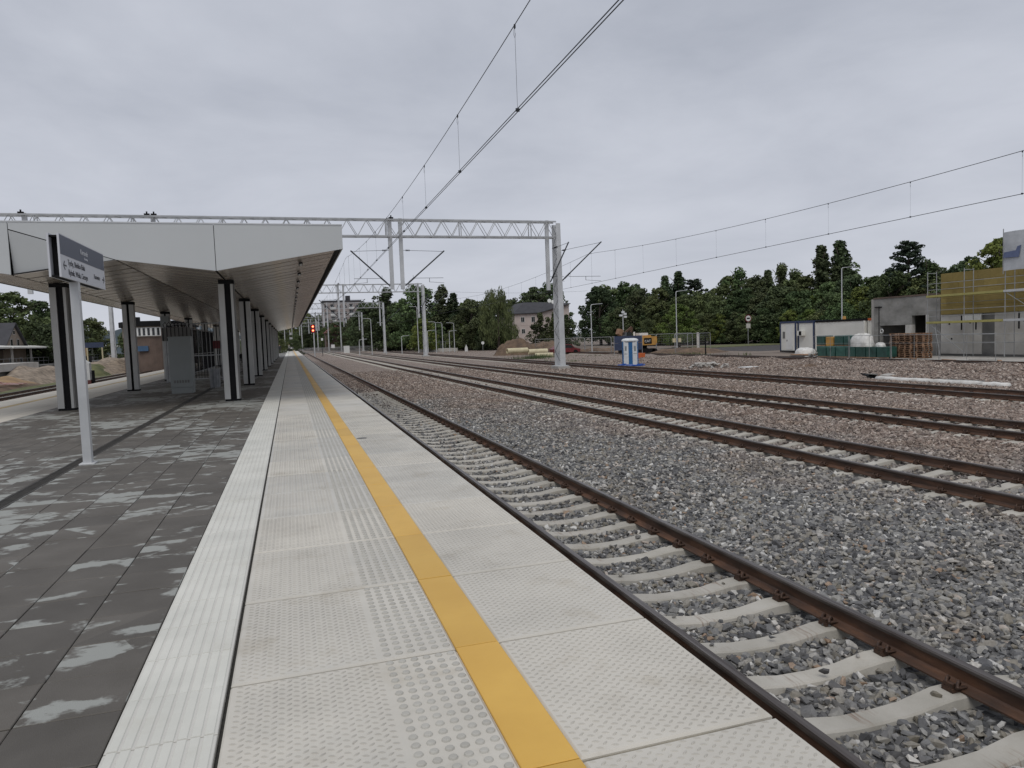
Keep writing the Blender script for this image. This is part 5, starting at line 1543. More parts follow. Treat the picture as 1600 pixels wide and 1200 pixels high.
# steel palisade fence at the back
pf = thing('palisade_fence', (20, 205, -1.1), 'long grey palisade fence along the far side of the tracks', 'fence')
b = MB(); b.box(-18, 22, 0.07, 0.12, 0.3, .4); b.box(-18, 22, 0.07, 0.12, 1.4, 1.5); b.build('rails', M['scaff'], pf)
pb = MB(); pb.box(-.05, .05, 0, .03, 0, 1.75); pbm = pb.mesh('pale', M['scaff'])
for k in range(160): obj('pale', pbm, pf, (-18 + k * 0.25, 0, 0))

# old concrete platform across the tracks at the far right of centre
op = thing('goods_loading_ramp', (28.5, 150, -1.1), 'low pale loading ramp with a fence behind the second gantry leg', 'ramp')
b = MB(); b.box(-2, 6, 0, 3, 0, 0.75); b.build('ramp', M['concrete_light'], op)
b = MB()
for k in range(9): b.box(-2 + k, -1.95 + k, 3.1, 3.15, 0, 2.2)
b.box(-2, 6, 3.1, 3.15, 2.15, 2.2); b.build('fence_frame', M['scaff'], op)
wt = thing('warning_triangle', (34.0, 140, -1.1), 'small white pointed board on the ground left of the pale pipes', 'sign')
b = MB(); b.prism([(-.3, 0, 0), (.3, 0, 0), (.3, 0, .8), (0, 0, 1.5), (-.3, 0, .8)], (0, .04, 0)); b.build('board', M['white_paint'], wt)
rs_ = thing('round_sign', (34.8, 130, -1.1), 'small round white sign on a short post', 'sign')
b = MB(); b.cyl((0, 0, 0), (0, 0, 1.6), .04, 6); b.build('post', M['scaff'], rs_)
b = MB(); b.cyl((0, -.05, 1.75), (0, -.08, 1.75), .3, 14); b.build('disc', M['white_paint'], rs_)

# ------------------------------------------------------------------ earth heaps, pipes, car
mound('earth_heap', (31.3, 98, -1.12), 3.6, 3, 2.3, M['soil'], 'brown earth heap in front of the pale house', 3)
mound('earth_heap', (35.8, 99, -1.12), 5.0, 3, 1.8, M['soil'], 'longer low brown earth heap left of the near gantry leg', 4)
mound('earth_heap', (41.5, 92, -1.12), 7.0, 2, 0.75, M['soil'], 'flat dark earth bank below the mesh fence', 5)
for k, (x, y, z, L_, rz, lb) in enumerate(((27.2, 85, -0.15, 2.8, 0.12, 'cream pipe lying behind the tuft of grass'), (29.6, 84, -0.35, 2.4, -0.12, 'second cream pipe, its dark mouth facing the tracks'), (28.6, 79, -0.75, 2.1, -0.35, 'lower cream pipe lying nearest the tracks'))):
    t = thing('cream_pipe', (x, y, z), lb, 'pipe', rz=rz)
    b = MB()
    n = 14
    vs = []
    for xx, rr in ((-L_ / 2, .34), (L_ / 2, .34), (L_ / 2, .27), (-L_ / 2, .27)):
        vs += [(xx, rr * math.cos(2 * math.pi * i / n), rr * math.sin(2 * math.pi * i / n)) for i in range(n)]
    fs = []
    for q in range(4):
        for i in range(n): fs.append((q * n + i, q * n + (i + 1) % n, ((q + 1) % 4) * n + (i + 1) % n, ((q + 1) % 4) * n + i))
    b.add(vs, fs); b.build('pipe_wall', M['cream_pipe'], t)
    b = MB(); b.cyl((-.05, 0, 0), (.05, 0, 0), .268, 14); b.build('pipe_inside_shade', M['dark'], t)  # black plug stands in for the shade inside the pipe
gx = []
tb = MB()
g = random.Random(5)
for k in range(900):
    x = 27.4 + g.gauss(0, 1.2); y = 77.5 + g.gauss(0, 1.0); h = g.uniform(.25, .75); a = g.uniform(0, 6.28)
    tb.add([(x, y, -1.1), (x + .05 * math.cos(a), y + .05 * math.sin(a), -1.1), (x + g.uniform(-.15, .15), y + g.uniform(-.15, .15), -1.1 + h)], [(0, 1, 2)])
tag(tb.build('grass_tuft', M['leaf_mid']), 'tuft of tall grass in front of the cream pipes', 'grass', kind='stuff')
tb = MB()
for k in range(5000):
    x = g.uniform(24.6, 44); y = g.uniform(60, 82); h = g.uniform(.08, .3); a = g.uniform(0, 6.28)
    if math.sin(x * .8) * math.sin(y * .5 + x) < 0.2: continue
    tb.add([(x, y, -1.1), (x + .08 * math.cos(a), y + .08 * math.sin(a), -1.1), (x + g.uniform(-.1, .1), y + g.uniform(-.1, .1), -1.0 + h)], [(0, 1, 2)])
tag(tb.build('weeds', M['leaf_mid']), 'scattered weeds on the waste ground behind the gantry leg', 'weeds', kind='stuff')
car = thing('parked_car', (35.9, 90, -1.1), 'dark red car parked behind the near gantry leg', 'car')
b = MB(); b.prism([(-1.9, 0, .35), (1.9, 0, .35), (2.0, 0, .75), (1.2, 0, .9), (.65, 0, 1.4), (-1.0, 0, 1.42), (-1.7, 0, .95), (-2.0, 0, .8)], (0, 1.6, 0)); b.build('body', M['red_paint'], car)
b = MB(); b.prism([(1.0, -.005, .92), (.6, -.005, 1.32), (-.95, -.005, 1.34), (-1.5, -.005, .95)], (0, -.02, 0)); b.build('side_windows', M['glass_dark'], car)
for x in (-1.25, 1.25):
    b = MB(); b.cyl((x, -.03, .33), (x, .2, .33), .33, 14); b.build('wheel', M['dark'], car)

# ------------------------------------------------------------------ portable toilet and blue pipe coil
to = thing('portable_toilet', (25.2, 50, -1.04), 'white and blue portable toilet standing on the far side of the fourth track', 'toilet', rz=R(-24))
b = MB(); b.box(-0.56, 0.56, -0.56, 0.56, 0.08, 1.95); b.build('cabin', M['toilet_white'], to)
b = MB(); b.box(-0.14, 0.16, -0.575, -0.561, 0.1, 1.9); b.build('door_strip', M['toilet_blue'], to)
b = MB()
for sx in (-1, 1):
    for sy in (-1, 1): b.box(sx * .56 - .035, sx * .56 + .035, sy * .56 - .035, sy * .56 + .035, 0.05, 1.95)
b.box(0.561, 0.575, -0.5, 0.5, 0.1, 1.9); b.box(-0.575, -0.561, -0.5, 0.5, 0.1, 1.9)
b.build('corner_post', M['toilet_blue'], to)
b = MB(); 
for k, (r_, z) in enumerate(((0.64, 1.93), (0.66, 2.0), (0.62, 2.1), (0.5, 2.17))):
    pass
rg = [(0.64, 1.93), (0.67, 1.99), (0.65, 2.08), (0.54, 2.16), (0.3, 2.2)]
vs = []
for r_, z in rg:
    for i in range(16):
        t = 2 * math.pi * (i + .5) / 16; c_, s_ = math.cos(t), math.sin(t); q = max(abs(c_), abs(s_)); q = 0.35 + 0.65 * q
        vs.append((r_ * c_ / q * .98, r_ * s_ / q * .98, z))
fs = [(k * 16 + i, k * 16 + (i + 1) % 16, (k + 1) * 16 + (i + 1) % 16, (k + 1) * 16 + i) for k in range(4) for i in range(16)] + [tuple(range(64, 80)), tuple(range(15, -1, -1))]
b.add(vs, fs); b.build('roof', M['toilet_white'], to, smooth=True)
b = MB(); b.box(-0.42, -0.28, -0.566, -0.5605, 1.25, 1.6); b.box(0.28, 0.42, -0.566, -0.5605, 1.2, 1.6); b.box(0.22, 0.48, -0.566, -0.5605, 1.0, 1.04); b.box(-.46, -.24, -.566, -.5605, .98, 1.02); b.build('notice', M['cabinet'], to)
b = MB(); b.box(-0.62, 0.62, -0.62, 0.62, 0, 0.078); b.build('base', M['dark'], to)
co = thing('blue_pipe_coil', (24.7, 48.9, -1.04), 'coil of bright blue plastic pipe lying at the foot of the toilet', 'pipe coil')
for k in range(4):
    b = MB(); r_ = 0.75 + 0.09 * (k % 3)
    b.tube([(r_ * math.cos(t * .314) * 1.15, r_ * math.sin(t * .314), 0.06 + 0.05 * k + 0.03 * math.sin(t * .9 + k)) for t in range(21)], 0.032, 6)
    b.build('coil', M['blue_hose'], co)
mound('sand_patch', (27.2, 47.5, -1.1), 1.6, 1.2, 0.22, M['sand'], 'flat patch of pale sand right of the portable toilet', 9, cat='sand')
def rubble(name, loc, sx, sy, n, smin, smax, m, label, seed=1, cat='rubble heap'):
    g = random.Random(seed); b = MB()
    for k in range(n):
        bm = bmesh.new()
        s = g.uniform(smin, smax)
        cx, cy = g.gauss(0, sx * .45), g.gauss(0, sy * .45)
        cz = max(0, (1 - (cx / sx) ** 2 - (cy / sy) ** 2)) * smax * 1.2
        for _ in range(9):
            bm.verts.new((cx + g.uniform(-s, s), cy + g.uniform(-s, s), cz + g.uniform(-s, s) * .6))
        bmesh.ops.convex_hull(bm, input=bm.verts)
        idx = {v: i for i, v in enumerate(bm.verts)}
        b.add([v.co[:] for v in bm.verts], [tuple(idx[v] for v in f.verts) for f in bm.faces])
        bm.free()
    o = b.build(name, m, None, loc); tag(o, label, cat, kind='stuff'); return o
rubble('rubble', (26.7, 41.5, -1.0), 1.6, 1.3, 40, .08, .3, M['concrete'], 'heap of broken pale concrete beyond the fourth track', 2)
t = thing('white_slab', (27.5, 38.2, -0.88), 'thin white board lying on the stones right of the rubble', 'board')
b = MB(); b.box(-.5, .5, -.45, .45, 0, .06); b.build('board', M['white_paint'], t)

# ------------------------------------------------------------------ excavator and blue hoarding
ex = thing('excavator', (39.6, 75, -1.1), 'ochre yellow tracked excavator parked behind the portable toilet', 'excavator')
b = MB(); b.prism([(-1.5, 0, 1.15), (1.6, 0, 1.15), (1.75, 0, 1.45), (1.75, 0, 2.15), (-1.5, 0, 2.15)], (0, 2.4, 0)); b.box(-1.4, 1.2, .4, 2.0, 2.151, 2.3); b.build('body', M['digger'], ex)
b = MB(); b.box(0.05, 1.05, -0.02, -0.002, 1.3, 1.98); pn = b.build('badge_plate', M['dark'], ex)
letters('CAT', 0.42, ex, (0.12, -0.024, 1.48), (R(90), 0, 0), M['white_paint'], 0.95)
b = MB(); b.box(-2.2, 1.5, 0.1, 0.7, 0.0, 0.75); b.box(-2.2, 1.5, 1.7, 2.3, 0.0, 0.75); b.cyl((-2.2, .1, .375), (-2.2, .7, .375), .375, 12); b.cyl((1.5, .1, .375), (1.5, .7, .375), .375, 12); b.box(-.8, .8, .7, 1.7, .4, 1.14); b.build('crawler_tracks', M['dark'], ex)
b = MB(); b.prism([(-2.35, 0, 1.15), (-1.52, 0, 1.15), (-1.52, 0, 2.75), (-2.15, 0, 2.75)], (0, 1.1, 0)); b.build('cab', M['glass_dark'], ex)
b = MB(); b.beam((-1.0, 1.6, 2.1), (-0.7, 1.6, 3.3), .2, .26); b.beam((-0.7, 1.6, 3.35), (-1.7, 1.6, 2.6), .18, .22); b.build('boom', M['rail'], ex)
b = MB(); b.prism([(-2.0, 1.3, 2.2), (-2.6, 1.3, 2.6), (-2.4, 1.3, 3.2), (-1.9, 1.3, 3.0)], (0, .8, 0)); b.build('bucket', M['wood'], ex)
b = MB(); b.cyl((-0.6, 1.2, 2.3), (-.6, 1.2, 2.75), .12, 8); b.box(-.2, .9, .6, 1.6, 2.301, 2.6); b.build('engine_hood', M['white_paint'], ex)
hd = thing('blue_hoarding', (34.4, 72, -1.1), 'dark blue hoarding panel left behind the portable toilet', 'hoarding')
for z in (0.75, 1.55):
    b = MB(); b.box(0, 3.4, 0, .05, z, z + .78); b.build('hoarding_panel', M['navy'], hd)
b = MB(); b.box(-.06, -.001, 0, .06, 0, 2.35); b.box(3.401, 3.46, 0, .06, 0, 2.35); b.build('post', M['scaff'], hd)
bx = thing('orange_bin', (31.7, 61, -1.1), 'orange red plastic skip on the ground right of the toilet', 'skip')
b = MB(); b.prism([(-.55, 0, 0), (.55, 0, 0), (.65, 0, .7), (-.65, 0, .72)], (0, .8, 0)); b.build('body', M['orange'], bx)

# ------------------------------------------------------------------ temporary mesh fences
def mesh_fence(x, y, rz, L_, h, label, grp='temporary mesh fence panels'):
    t = thing('mesh_fence_panel', (x, y, -1.1), label, 'fence', grp, rz)
    b = MB(); b.tube([(0, 0, 0), (0, 0, h - .1), (.1, 0, h), (L_ - .1, 0, h), (L_, 0, h - .1), (L_, 0, 0)], 0.035, 6); b.cyl((0, 0, .25), (L_, 0, .25), .03, 6); b.build('frame', M['scaff'], t)
    b = MB()
    n = int(L_ / .3)
    for k in range(1, n): b.cyl((k * L_ / n, 0, .25), (k * L_ / n, 0, h), .006, 3, caps=False)
    for k in range(1, 7): b.cyl((0, 0, .25 + k * (h - .25) / 7), (L_, 0, .25 + k * (h - .25) / 7), .006, 3, caps=False)
    b.build('wire_mesh', M['scaff'], t)
    for xx in (0, L_):
        b = MB(); b.box(xx - .2, xx + .2, -.12, .12, 0, .12); b.build('foot', M['concrete_dark'], t)
x, y = 40.8, 79
for k, lb in enumerate(('nearest the excavator', 'second from the excavator', 'third from the excavator')):
    mesh_fence(x + k * 3.35, y + k * 1.2, R(19), 3.4, 2.35, 'mesh fence panel behind the dig, ' + lb)
x, y = 42.0, 72
for k, lb in enumerate(('with small white signs at its end', 'in the middle of the row', 'ending at the thick pole')):
    mesh_fence(x + k * 2.85, y + k * 2.0, R(35), 3.4, 2.3, 'nearer mesh fence panel ' + lb)
for k, lb in enumerate(('touching the gantry leg', 'left of the bent street lamp', 'just behind the bent street lamp', 'ending at the blue hoarding')):
    mesh_fence(33.8 + k * 2.6, 97 - k * 3.0, R(-49), 3.9, 2.2, 'far mesh fence panel ' + lb)
t = thing('fence_notice', (42.2, 71.9, 0.3), 'two small pale notices on the mesh fence corner', 'notice')
b = MB(); b.box(-.6, -.2, -.06, -.04, 0, .45); b.box(.15, .5, -.06, -.04, 0, .45); b.build('sheet', M['cream_pipe'], t)
t = thing('thick_pole', (50.6, 81, -1.1), 'thick pale pole at the end of the mesh fence', 'pole')
b = MB(); b.cyl((0, 0, 0), (0, 0, 2.4), .16, 10); b.build('pole', M['concrete_light'], t)
t = thing('dark_post', (41.5, 65, -1.1), 'thin dark post standing in the dug ground', 'post')
b = MB(); b.cyl((0, 0, 0), (0, 0, 1.9), .07, 8); b.build('post', M['dark'], t)
mound('earth_heap', (44.5, 74, -1.15), 6.0, 3.2, 0.75, M['soil'], 'dark dug out earth between the excavator and the fence', 12)
# traffic sign
ts = thing('road_sign', (71.9, 100, -1.1), 'round white and red road sign with a plate below, before the trees', 'road sign')
b = MB(); b.cyl((0, 0, 0), (0, 0, 4.2), .06, 8); b.build('post', M['scaff'], ts)
b = MB(); b.cyl((0, -.07, 4.3), (0, -.1, 4.3), .62, 20); b.build('red_ring', M['red_paint'], ts)
b = MB(); b.cyl((0, -.101, 4.3), (0, -.11, 4.3), .47, 20); b.build('white_disc', M['white_paint'], ts)
b = MB(); b.box(-.3, .3, -.125, -.111, 4.2, 4.42); b.build('truck_symbol', M['dark'], ts)
b = MB(); b.box(-.4, .4, -.1, -.07, 2.7, 3.45); b.build('lower_plate', M['concrete_light'], ts)

# ------------------------------------------------------------------ site containers
def container(name, x, y, sx, sy, h, label, z=-1.1, roofm='cont_blue', door=True, ac=False, rail=True):
    t = thing(name, (x, y, z), label, 'container')
    b = MB(); b.box(0.06, sx - .06, 0.06, sy - .06, 0.25, h - .2); b.build('walls', M['cont_white'], t)
    b = MB(); b.box(0, sx, 0, sy, h - .2, h); b.build('roof_frame', M[roofm], t)
    b = MB()
    for xx in (0, sx - .12):
        for yy in (0, sy - .12): b.box(xx, xx + .12, yy, yy + .12, 0.251, h - .201)
    b.build('corner_frame', M['cont_blue' if roofm == 'cont_blue' else 'cont_white'], t)
    b = MB(); b.box(0, sx, 0, sy, 0.1, 0.249); b.build('floor_frame', M['dark'], t)
    if door:
        b = MB(); b.box(0.03, 0.058, .5, 1.45, .35, h - .35); d = b.build('door', M['white_paint'], t)
        b = MB(); b.box(0.0, 0.029, 1.28, 1.34, 1.2, 1.35); b.build('handle', M['dark'], d)
        b = MB(); b.box(0.03, 0.058, 1.65, 2.0, 1.5, 2.2); b.build('fuse_box', M['concrete_dark'], t)
    if ac:
        b = MB(); b.box(-0.35, 0.059, sy - 1.0, sy - .3, 1.75, 2.25); a_ = b.build('air_conditioner', M['cont_white'], t)
        b = MB(); b.box(-0.37, -0.351, sy - .95, sy - .6, 1.8, 2.2); b.build('grille', M['dark'], a_)
    return t
container('site_container', 49.0, 60.35, 6.0, 2.4, 3.25, 'white site container with blue roof edge, end wall with door showing')
container('site_container', 49.2, 57.95, 6.0, 2.3, 3.2, 'narrow white container with an air conditioner between the two others', door=False, ac=True)
container('site_container', 49.3, 51.6, 2.5, 6.25, 3.2, 'long white site container with a dark roof edge behind the wrapped blocks', door=False, roofm='dark')
container('site_container', 49.6, 49.2, 2.5, 2.3, 3.2, 'short container with an orange red roof edge touching the grey building', door=False, roofm='orange')
t = thing('beacon', (50.2, 55.0, 2.1), 'small orange beacon on the long container roof', 'beacon')
b = MB(); b.cyl((0, 0, 0), (0, 0, .3), .18, 10, .14); b.build('lens', M['digger'], t)

# ------------------------------------------------------------------ wrapped block packs, sacks, pallets
pk = MB(); pk.cbox(-0.46, 0.46, -0.465, 0.465, 0.1, 0.86, 0.03); PK = pk.mesh('wrapped_pack', M['green_wrap'])
pkb = MB()
for xx in (-.38, 0, .38): pkb.box(xx - .06, xx + .06, -.5, .5, 0, .099)
PKB = pkb.mesh('pallet_base', M['wood'])
GN = 'green wrapped packs of building blocks'
def pack(x, y, z, label):
    t = thing('block_pack', (x, y, z), label, 'wrapped pack', GN, random.uniform(-.06, .06))
    obj('wrapped_pack', PK, t); obj('pallet_base', PKB, t)
for k, lb in enumerate(('rightmost, beside the wooden pallets', 'second from the pallets', 'third from the pallets', 'fourth from the pallets', 'fifth from the pallets, its wrap torn', 'sixth from the pallets', 'leftmost in the front row')):
    pack(42.1, 41.9 + k * 1.04, -1.0, 'green wrapped block pack in the front row, ' + lb)
for k, lb in enumerate(('nearest the white sack', 'second from the white sack', 'third from the white sack', 'fourth from the white sack', 'leftmost one')):
    pack(43.6, 45.8 + k * 1.05, -1.0, 'lower green pack of the back row, ' + lb)
    if k != 3: pack(43.6, 45.8 + k * 1.05, -0.13, 'upper green pack of the back row, ' + lb)
    else:
        t = thing('block_pack', (43.55, 45.8 + k * 1.05, -0.13), 'orange box standing on the back row of green packs', 'box')
        b = MB(); b.cbox(-.4, .4, -.42, .42, 0, .75, .03); b.build('box_body', M['digger'], t)
def sack(x, y, z, rx, ry, h, label, seed):
    g = np.random.default_rng(seed); b = MB(); n, m_ = 18, 9
    for j in range(m_):
        for i in range(n):
            t = 2 * math.pi * i / n; p = j / (m_ - 1) * math.pi / 2
            w = 1 + .12 * math.sin(3 * t + seed) + .08 * math.sin(5 * t + j)
            b.v.append((rx * w * math.cos(t) * math.cos(p) ** .6, ry * w * math.sin(t) * math.cos(p) ** .6, h * math.sin(p) * (1 + .08 * math.sin(4 * t + j))))
    for j in range(m_ - 1):
        for i in range(n): b.f.append((j * n + i, j * n + (i + 1) % n, (j + 1) * n + (i + 1) % n, (j + 1) * n + i)); b.m.append(0)
    o = b.build('white_sack', M['white_wrap'], None, (x, y, z), smooth=True); tag(o, label, 'sack')
sack(42.2, 44.3, -0.14, .62, 1.05, .98, 'big bulging white plastic sack on top of the green packs', 2)
sack(42.2, 42.6, -0.14, .3, .4, .3, 'small white sack on the green packs near the pallets', 3)
sack(44.0, 53.0, -1.1, .7, 1.2, .75, 'white sack on the ground in front of the containers', 4)
t = thing('board_stack', (43.0, 51.4, -1.1), 'flat stack of dark boards on the ground before the containers', 'boards')
for k in range(3):
    b = MB(); b.box(-.8 + k * .1, .8 + k * .1, -1.3, 1.5, k * .09, k * .09 + .07); b.build('board', M['wood'] if k == 2 else M['concrete_dark'], t)
rubble('rubble', (42.3, 49.7, -1.0), .7, .6, 14, .1, .28, M['concrete'], 'few pale lumps beside the leftmost green pack', 8)
pm = MB()
for k in range(3): pm.box(-.6, .6, -.4 + k * .35, -.3 + k * .35, 0, .022)
for xx in (-.52, 0, .52):
    for k in range(3): pm.box(xx - .06, xx + .06, -.4 + k * .35, -.3 + k * .35, .0225, .10)
for k in range(3): pm.box(-.6 + k * .54, -.48 + k * .54, -.4, .4, .1005, .12)
for k in range(5): pm.box(-.6, .6, -.4 + k * .175, -.3 + k * .175, .1205, .14)
PALLET = pm.mesh('wooden_pallet', M['wood'])
for s, (x, y, rz, lb) in enumerate(((43.2, 41.75, 1.57, 'left'), (43.0, 40.8, 1.50, 'middle'), (43.1, 39.85, 1.6, 'right'))):
    for k in range(13 if s != 2 else 13):
        o = obj('wooden_pallet', PALLET, None, (x + random.uniform(-.05, .05), y + random.uniform(-.05, .05), -1.08 + k * .145), (0, 0, rz + random.uniform(-.05, .05)))
        tag(o, 'worn wooden pallet in the %s of the three stacks beside the grey building' % lb, 'pallet', 'pallets in the %s stack' % lb)

# ------------------------------------------------------------------ unfinished building with scaffold
bu = thing('unfinished_building', (47.0, 41.7, -1.0), 'unfinished grey concrete building partly clad in mustard insulation boards', 'building')
off = (47.0, 41.7, -1.0)
def wallrect(name, y0, y1, z0, z1, m, x0=47.0, x1=47.35):
    b = MB(off); b.box(x0, x1, y0, y1, z0, z1); return b.build(name, m, bu)
# low block: around two openings
LZ = 3.62
wallrect('wall', 47.5, 48.15, -1.0, 1.40, M['render'])
wallrect('wall', 41.75, 48.15, 2.12, LZ, M['render'])
wallrect('wall', 44.32, 48.15, 1.402, 2.118, M['render'])
wallrect('wall', 44.32, 44.92, -1.0, 1.40, M['concrete_light'], 46.98)
wallrect('wall', 44.921, 47.499, -1.0, -0.70, M['concrete'])
wallrect('wall', 43.0, 44.319, -1.0, -0.2, M['concrete'])
wallrect('door_jamb', 42.75, 42.999, -1.0, 2.118, M['concrete_light'], 46.97)
wallrect('wall', 41.75, 42.748, -1.0, 2.118, M['render'])
wallrect('parapet', 41.75, 48.15, LZ + .001, LZ + .12, M['brick_far'], 46.95, 47.4)
wallrect('end_wall', 48.151, 48.4, -1.0, LZ, M['concrete'], 47.0, 58.0)
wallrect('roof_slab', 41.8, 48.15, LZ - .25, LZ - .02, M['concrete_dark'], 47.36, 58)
wallrect('side_wall', 25.7, 25.99, -.849, 5.1, M['concrete_dark'], 47.0, 58)  # unseen end wall, added to stop light leaking into the openings
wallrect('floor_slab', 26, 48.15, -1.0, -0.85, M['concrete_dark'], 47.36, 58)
wallrect('back_wall', 26, 48.15, -.849, 5.1, M['concrete_dark'], 57.7, 58)  # unseen, raised to roof height to keep the interior dark
b = MB(off); b.box(46.975, 46.998, 47.55, 47.62, -.9, 3.0); b.box(46.90, 46.998, 47.3, 47.95, 2.9, 2.98); b.build('downpipe', M['dark'], bu)
# tall block: precast panels with darker strips
ys_ = [26.0, 28.6, 31.2, 33.8, 36.0, 37.4, 38.35, 41.7]
ms_ = ['concrete_light', 'concrete_light', 'concrete_light', 'concrete_light', 'concrete_light', 'concrete_dark', 'concrete_light']
for k in range(7):
    wallrect('wall_panel', ys_[k] + .01, ys_[k + 1] - .01, -0.85, 2.06, M[ms_[k]], 47.0 + (0.03 if ms_[k] == 'concrete_dark' else 0), 47.3)
wallrect('plinth', 26, 41.7, -1.0, -0.86, M['concrete_dark'], 47.05, 47.35)
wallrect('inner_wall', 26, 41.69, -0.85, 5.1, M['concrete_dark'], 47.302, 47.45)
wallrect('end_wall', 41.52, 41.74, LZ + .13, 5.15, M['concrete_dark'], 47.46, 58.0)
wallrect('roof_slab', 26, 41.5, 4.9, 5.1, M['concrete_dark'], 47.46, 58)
ib = MB(); ib.cbox(0, 0.11, 0.004, 0.996, 0.004, 0.606, 0.0); IB = ib.mesh('insulation_board', M['insul'])
for r in range(5):
    for k in range(16):
        y = 40.62 - k * 1.0 + (0.5 if r % 2 else 0)
        z = 2.07 + r * 0.612
        y0, y1 = y, y + 1.0
        y1c = min(y1, 41.6)
        if y1c - y0 < .2: continue
        o = obj('insulation_board', IB, bu, (46.885 - 47.0 + random.uniform(-.006, .006), y0 - 41.7, z + 1.0))
        if y1c != y1: o.scale = (1, (y1c - y0), 1)
b = MB(off); b.box(46.80, 46.884, 38.3, 40.0 - .3, 1.55, 2.0); b.build('white_sheet', M['white_paint'], bu)
b = MB(off)
for yy, zz in ((40.9, 1.3), (39.2, 1.35), (36.9, 1.4), (35.2, 1.35), (40.7, .2)): b.box(46.985, 46.999, yy, yy + .12, zz, zz + .12)
for yy in (39.9, 38.75, 35.6): b.box(46.98, 46.999, yy, yy + .1, .9, 2.0)
b.build('fixing_hole', M['dark'], bu)
t = thing('white_ring', (46.6, 46.9, 0.95), 'small white ring hanging in the dark opening', 'ring')
b = MB(); b.tube([(0, .14 * math.cos(a * .524), .16 * math.sin(a * .524)) for a in range(13)], .035, 6); b.build('ring', M['white_paint'], t)

sf = thing('scaffold', (45.4, 41.4, -1.0), 'steel scaffold with yellow decks in front of the insulated wall', 'scaffold')
off = (45.4, 41.4, -1.0)
for y in (41.4, 38.4, 35.4, 32.4):
    for x in (45.4, 46.25):
        zt = 5.25
        b = MB(off); b.cyl((x, y, -.95), (x, y, zt), .03, 6); b.build('standard', M['scaff'], sf)
    for z in (1.45, 3.38, 5.15, -.0):
        b = MB(off); b.cyl((45.4, y, z), (46.25, y, z), .025, 6); b.build('transom', M['scaff'], sf)
for z in (0.05, 0.6, 1.95, 2.4, 3.9, 4.35, 4.95):
    if z == 4.95:
        continue
    for x in (45.4,):
        b = MB(off); b.cyl((x, 32, z), (x, 41.4, z), .022, 6); b.build('ledger', M['scaff'], sf)
b = MB(off); b.cyl((46.25, 32, 2.9), (46.25, 41.4, 2.9), .022, 6); b.build('ledger', M['scaff'], sf)
for z, mm, yy in ((1.42, 'deck', 41.5), (3.35, 'deck', 41.5)):
    for k in range(3):
        y1 = yy - 3 * k; y0 = y1 - 2.98
        b = MB(off); b.box(45.44, 46.2, y0, y1, z, z + .06); b.build('deck_board', M[mm] if k < 2 else M['trim'], sf)
        b = MB(off); b.box(45.36, 45.395, y0, y1, z + .02, z + .17); b.build('toe_board', M[mm] if k < 2 else M['trim'], sf)
b = MB(off); b.cyl((45.42, 41.2, 1.35), (45.42, 38.5, -.6), .02, 6); b.cyl((45.42, 35.3, 3.3), (45.42, 32.6, 1.5), .02, 6); b.build('brace', M['scaff'], sf)
# ladder-like low trestles
b = MB(off); b.cyl((45.1, 40.5, 1.2), (44.9, 39.9, -.9), .02, 6); b.cyl((45.1, 35.2, .5), (45.1, 35.2, -.9), .02, 6); b.build('prop', M['scaff'], sf)
bnr = thing('site_banner', (45.2, 35.4, 4.75), 'translucent white banner with a blue emblem on top of the scaffold', 'banner')
b = MB()
nn = 10
for j in range(nn + 1):
    for i in range(nn + 1):
        b.v.append((0.03 * math.sin(i * .9 + j * .4), -4.0 * i / nn, 2.5 * j / nn + 0.02 * math.sin(i * .8)))
for j in range(nn):
    for i in range(nn):
        a = j * (nn + 1) + i; b.f.append((a, a + 1, a + nn + 2, a + nn + 1)); b.m.append(0)
b.build('sheet', mat('white_banner_mesh', (0.50, 0.52, 0.54), (0.40, 0.42, 0.44), 1.5, 0.7), bnr)
b = MB(); b.prism([(-.06, -.05, .85), (-.06, -1.1, .8), (-.06, -1.25, 1.55), (-.06, -1.0, 1.5), (-.06, -.9, 1.25), (-.06, -.1, 1.2)], (-.01, 0, 0)); b.build('emblem', mat('banner_blue', (0.12, 0.15, 0.26), None, 2, 0.7), bnr)
b = MB(); b.cyl((0, 0, -.2), (0, 0, 2.75), .03, 6); b.build('pole', M['scaff'], bnr)

# low site fence in front of the building
for k, lb in enumerate(('left, before the green packs', 'before the pallets', 'before the first scaffold bay', 'furthest right in front of the precast wall')):
    y1 = 48.6 - k * 4.0
    t = thing('mesh_fence_panel', (41.2, y1 - 3.9, -1.05), 'low site fence panel ' + lb, 'fence', 'low site fence panels')
    b = MB(); b.tube([(0, 0, 0), (0, 0, 1.78), (0, 3.9, 1.78), (0, 3.9, 0)], .02, 5); b.cyl((0, 1.95, 0), (0, 1.95, 1.78), .015, 5); b.cyl((0, 0, 1.2), (0, 3.9, 1.2), .009, 4); b.build('frame', M['scaff'], t)
kb = thing('concrete_kerb', (40.2, 30, -1.1), 'long low concrete edge between the far track and the building site', 'kerb')
b = MB(); b.box(0, 6.6, -4, 19, 0, .10); b.build('slab', M['concrete'], kb)
for k in range(7):
    t = thing('loose_plank', (40.6 + random.uniform(0, 2), 31 + k * 1.7, -0.99), 'loose grey plank lying before the scaffold', 'plank', 'loose planks before the scaffold', random.uniform(0, 3))
    b = MB(); b.box(-.8, .8, -.1, .1, 0, .05); b.build('plank', M['wood'] if k % 2 else M['concrete'], t)

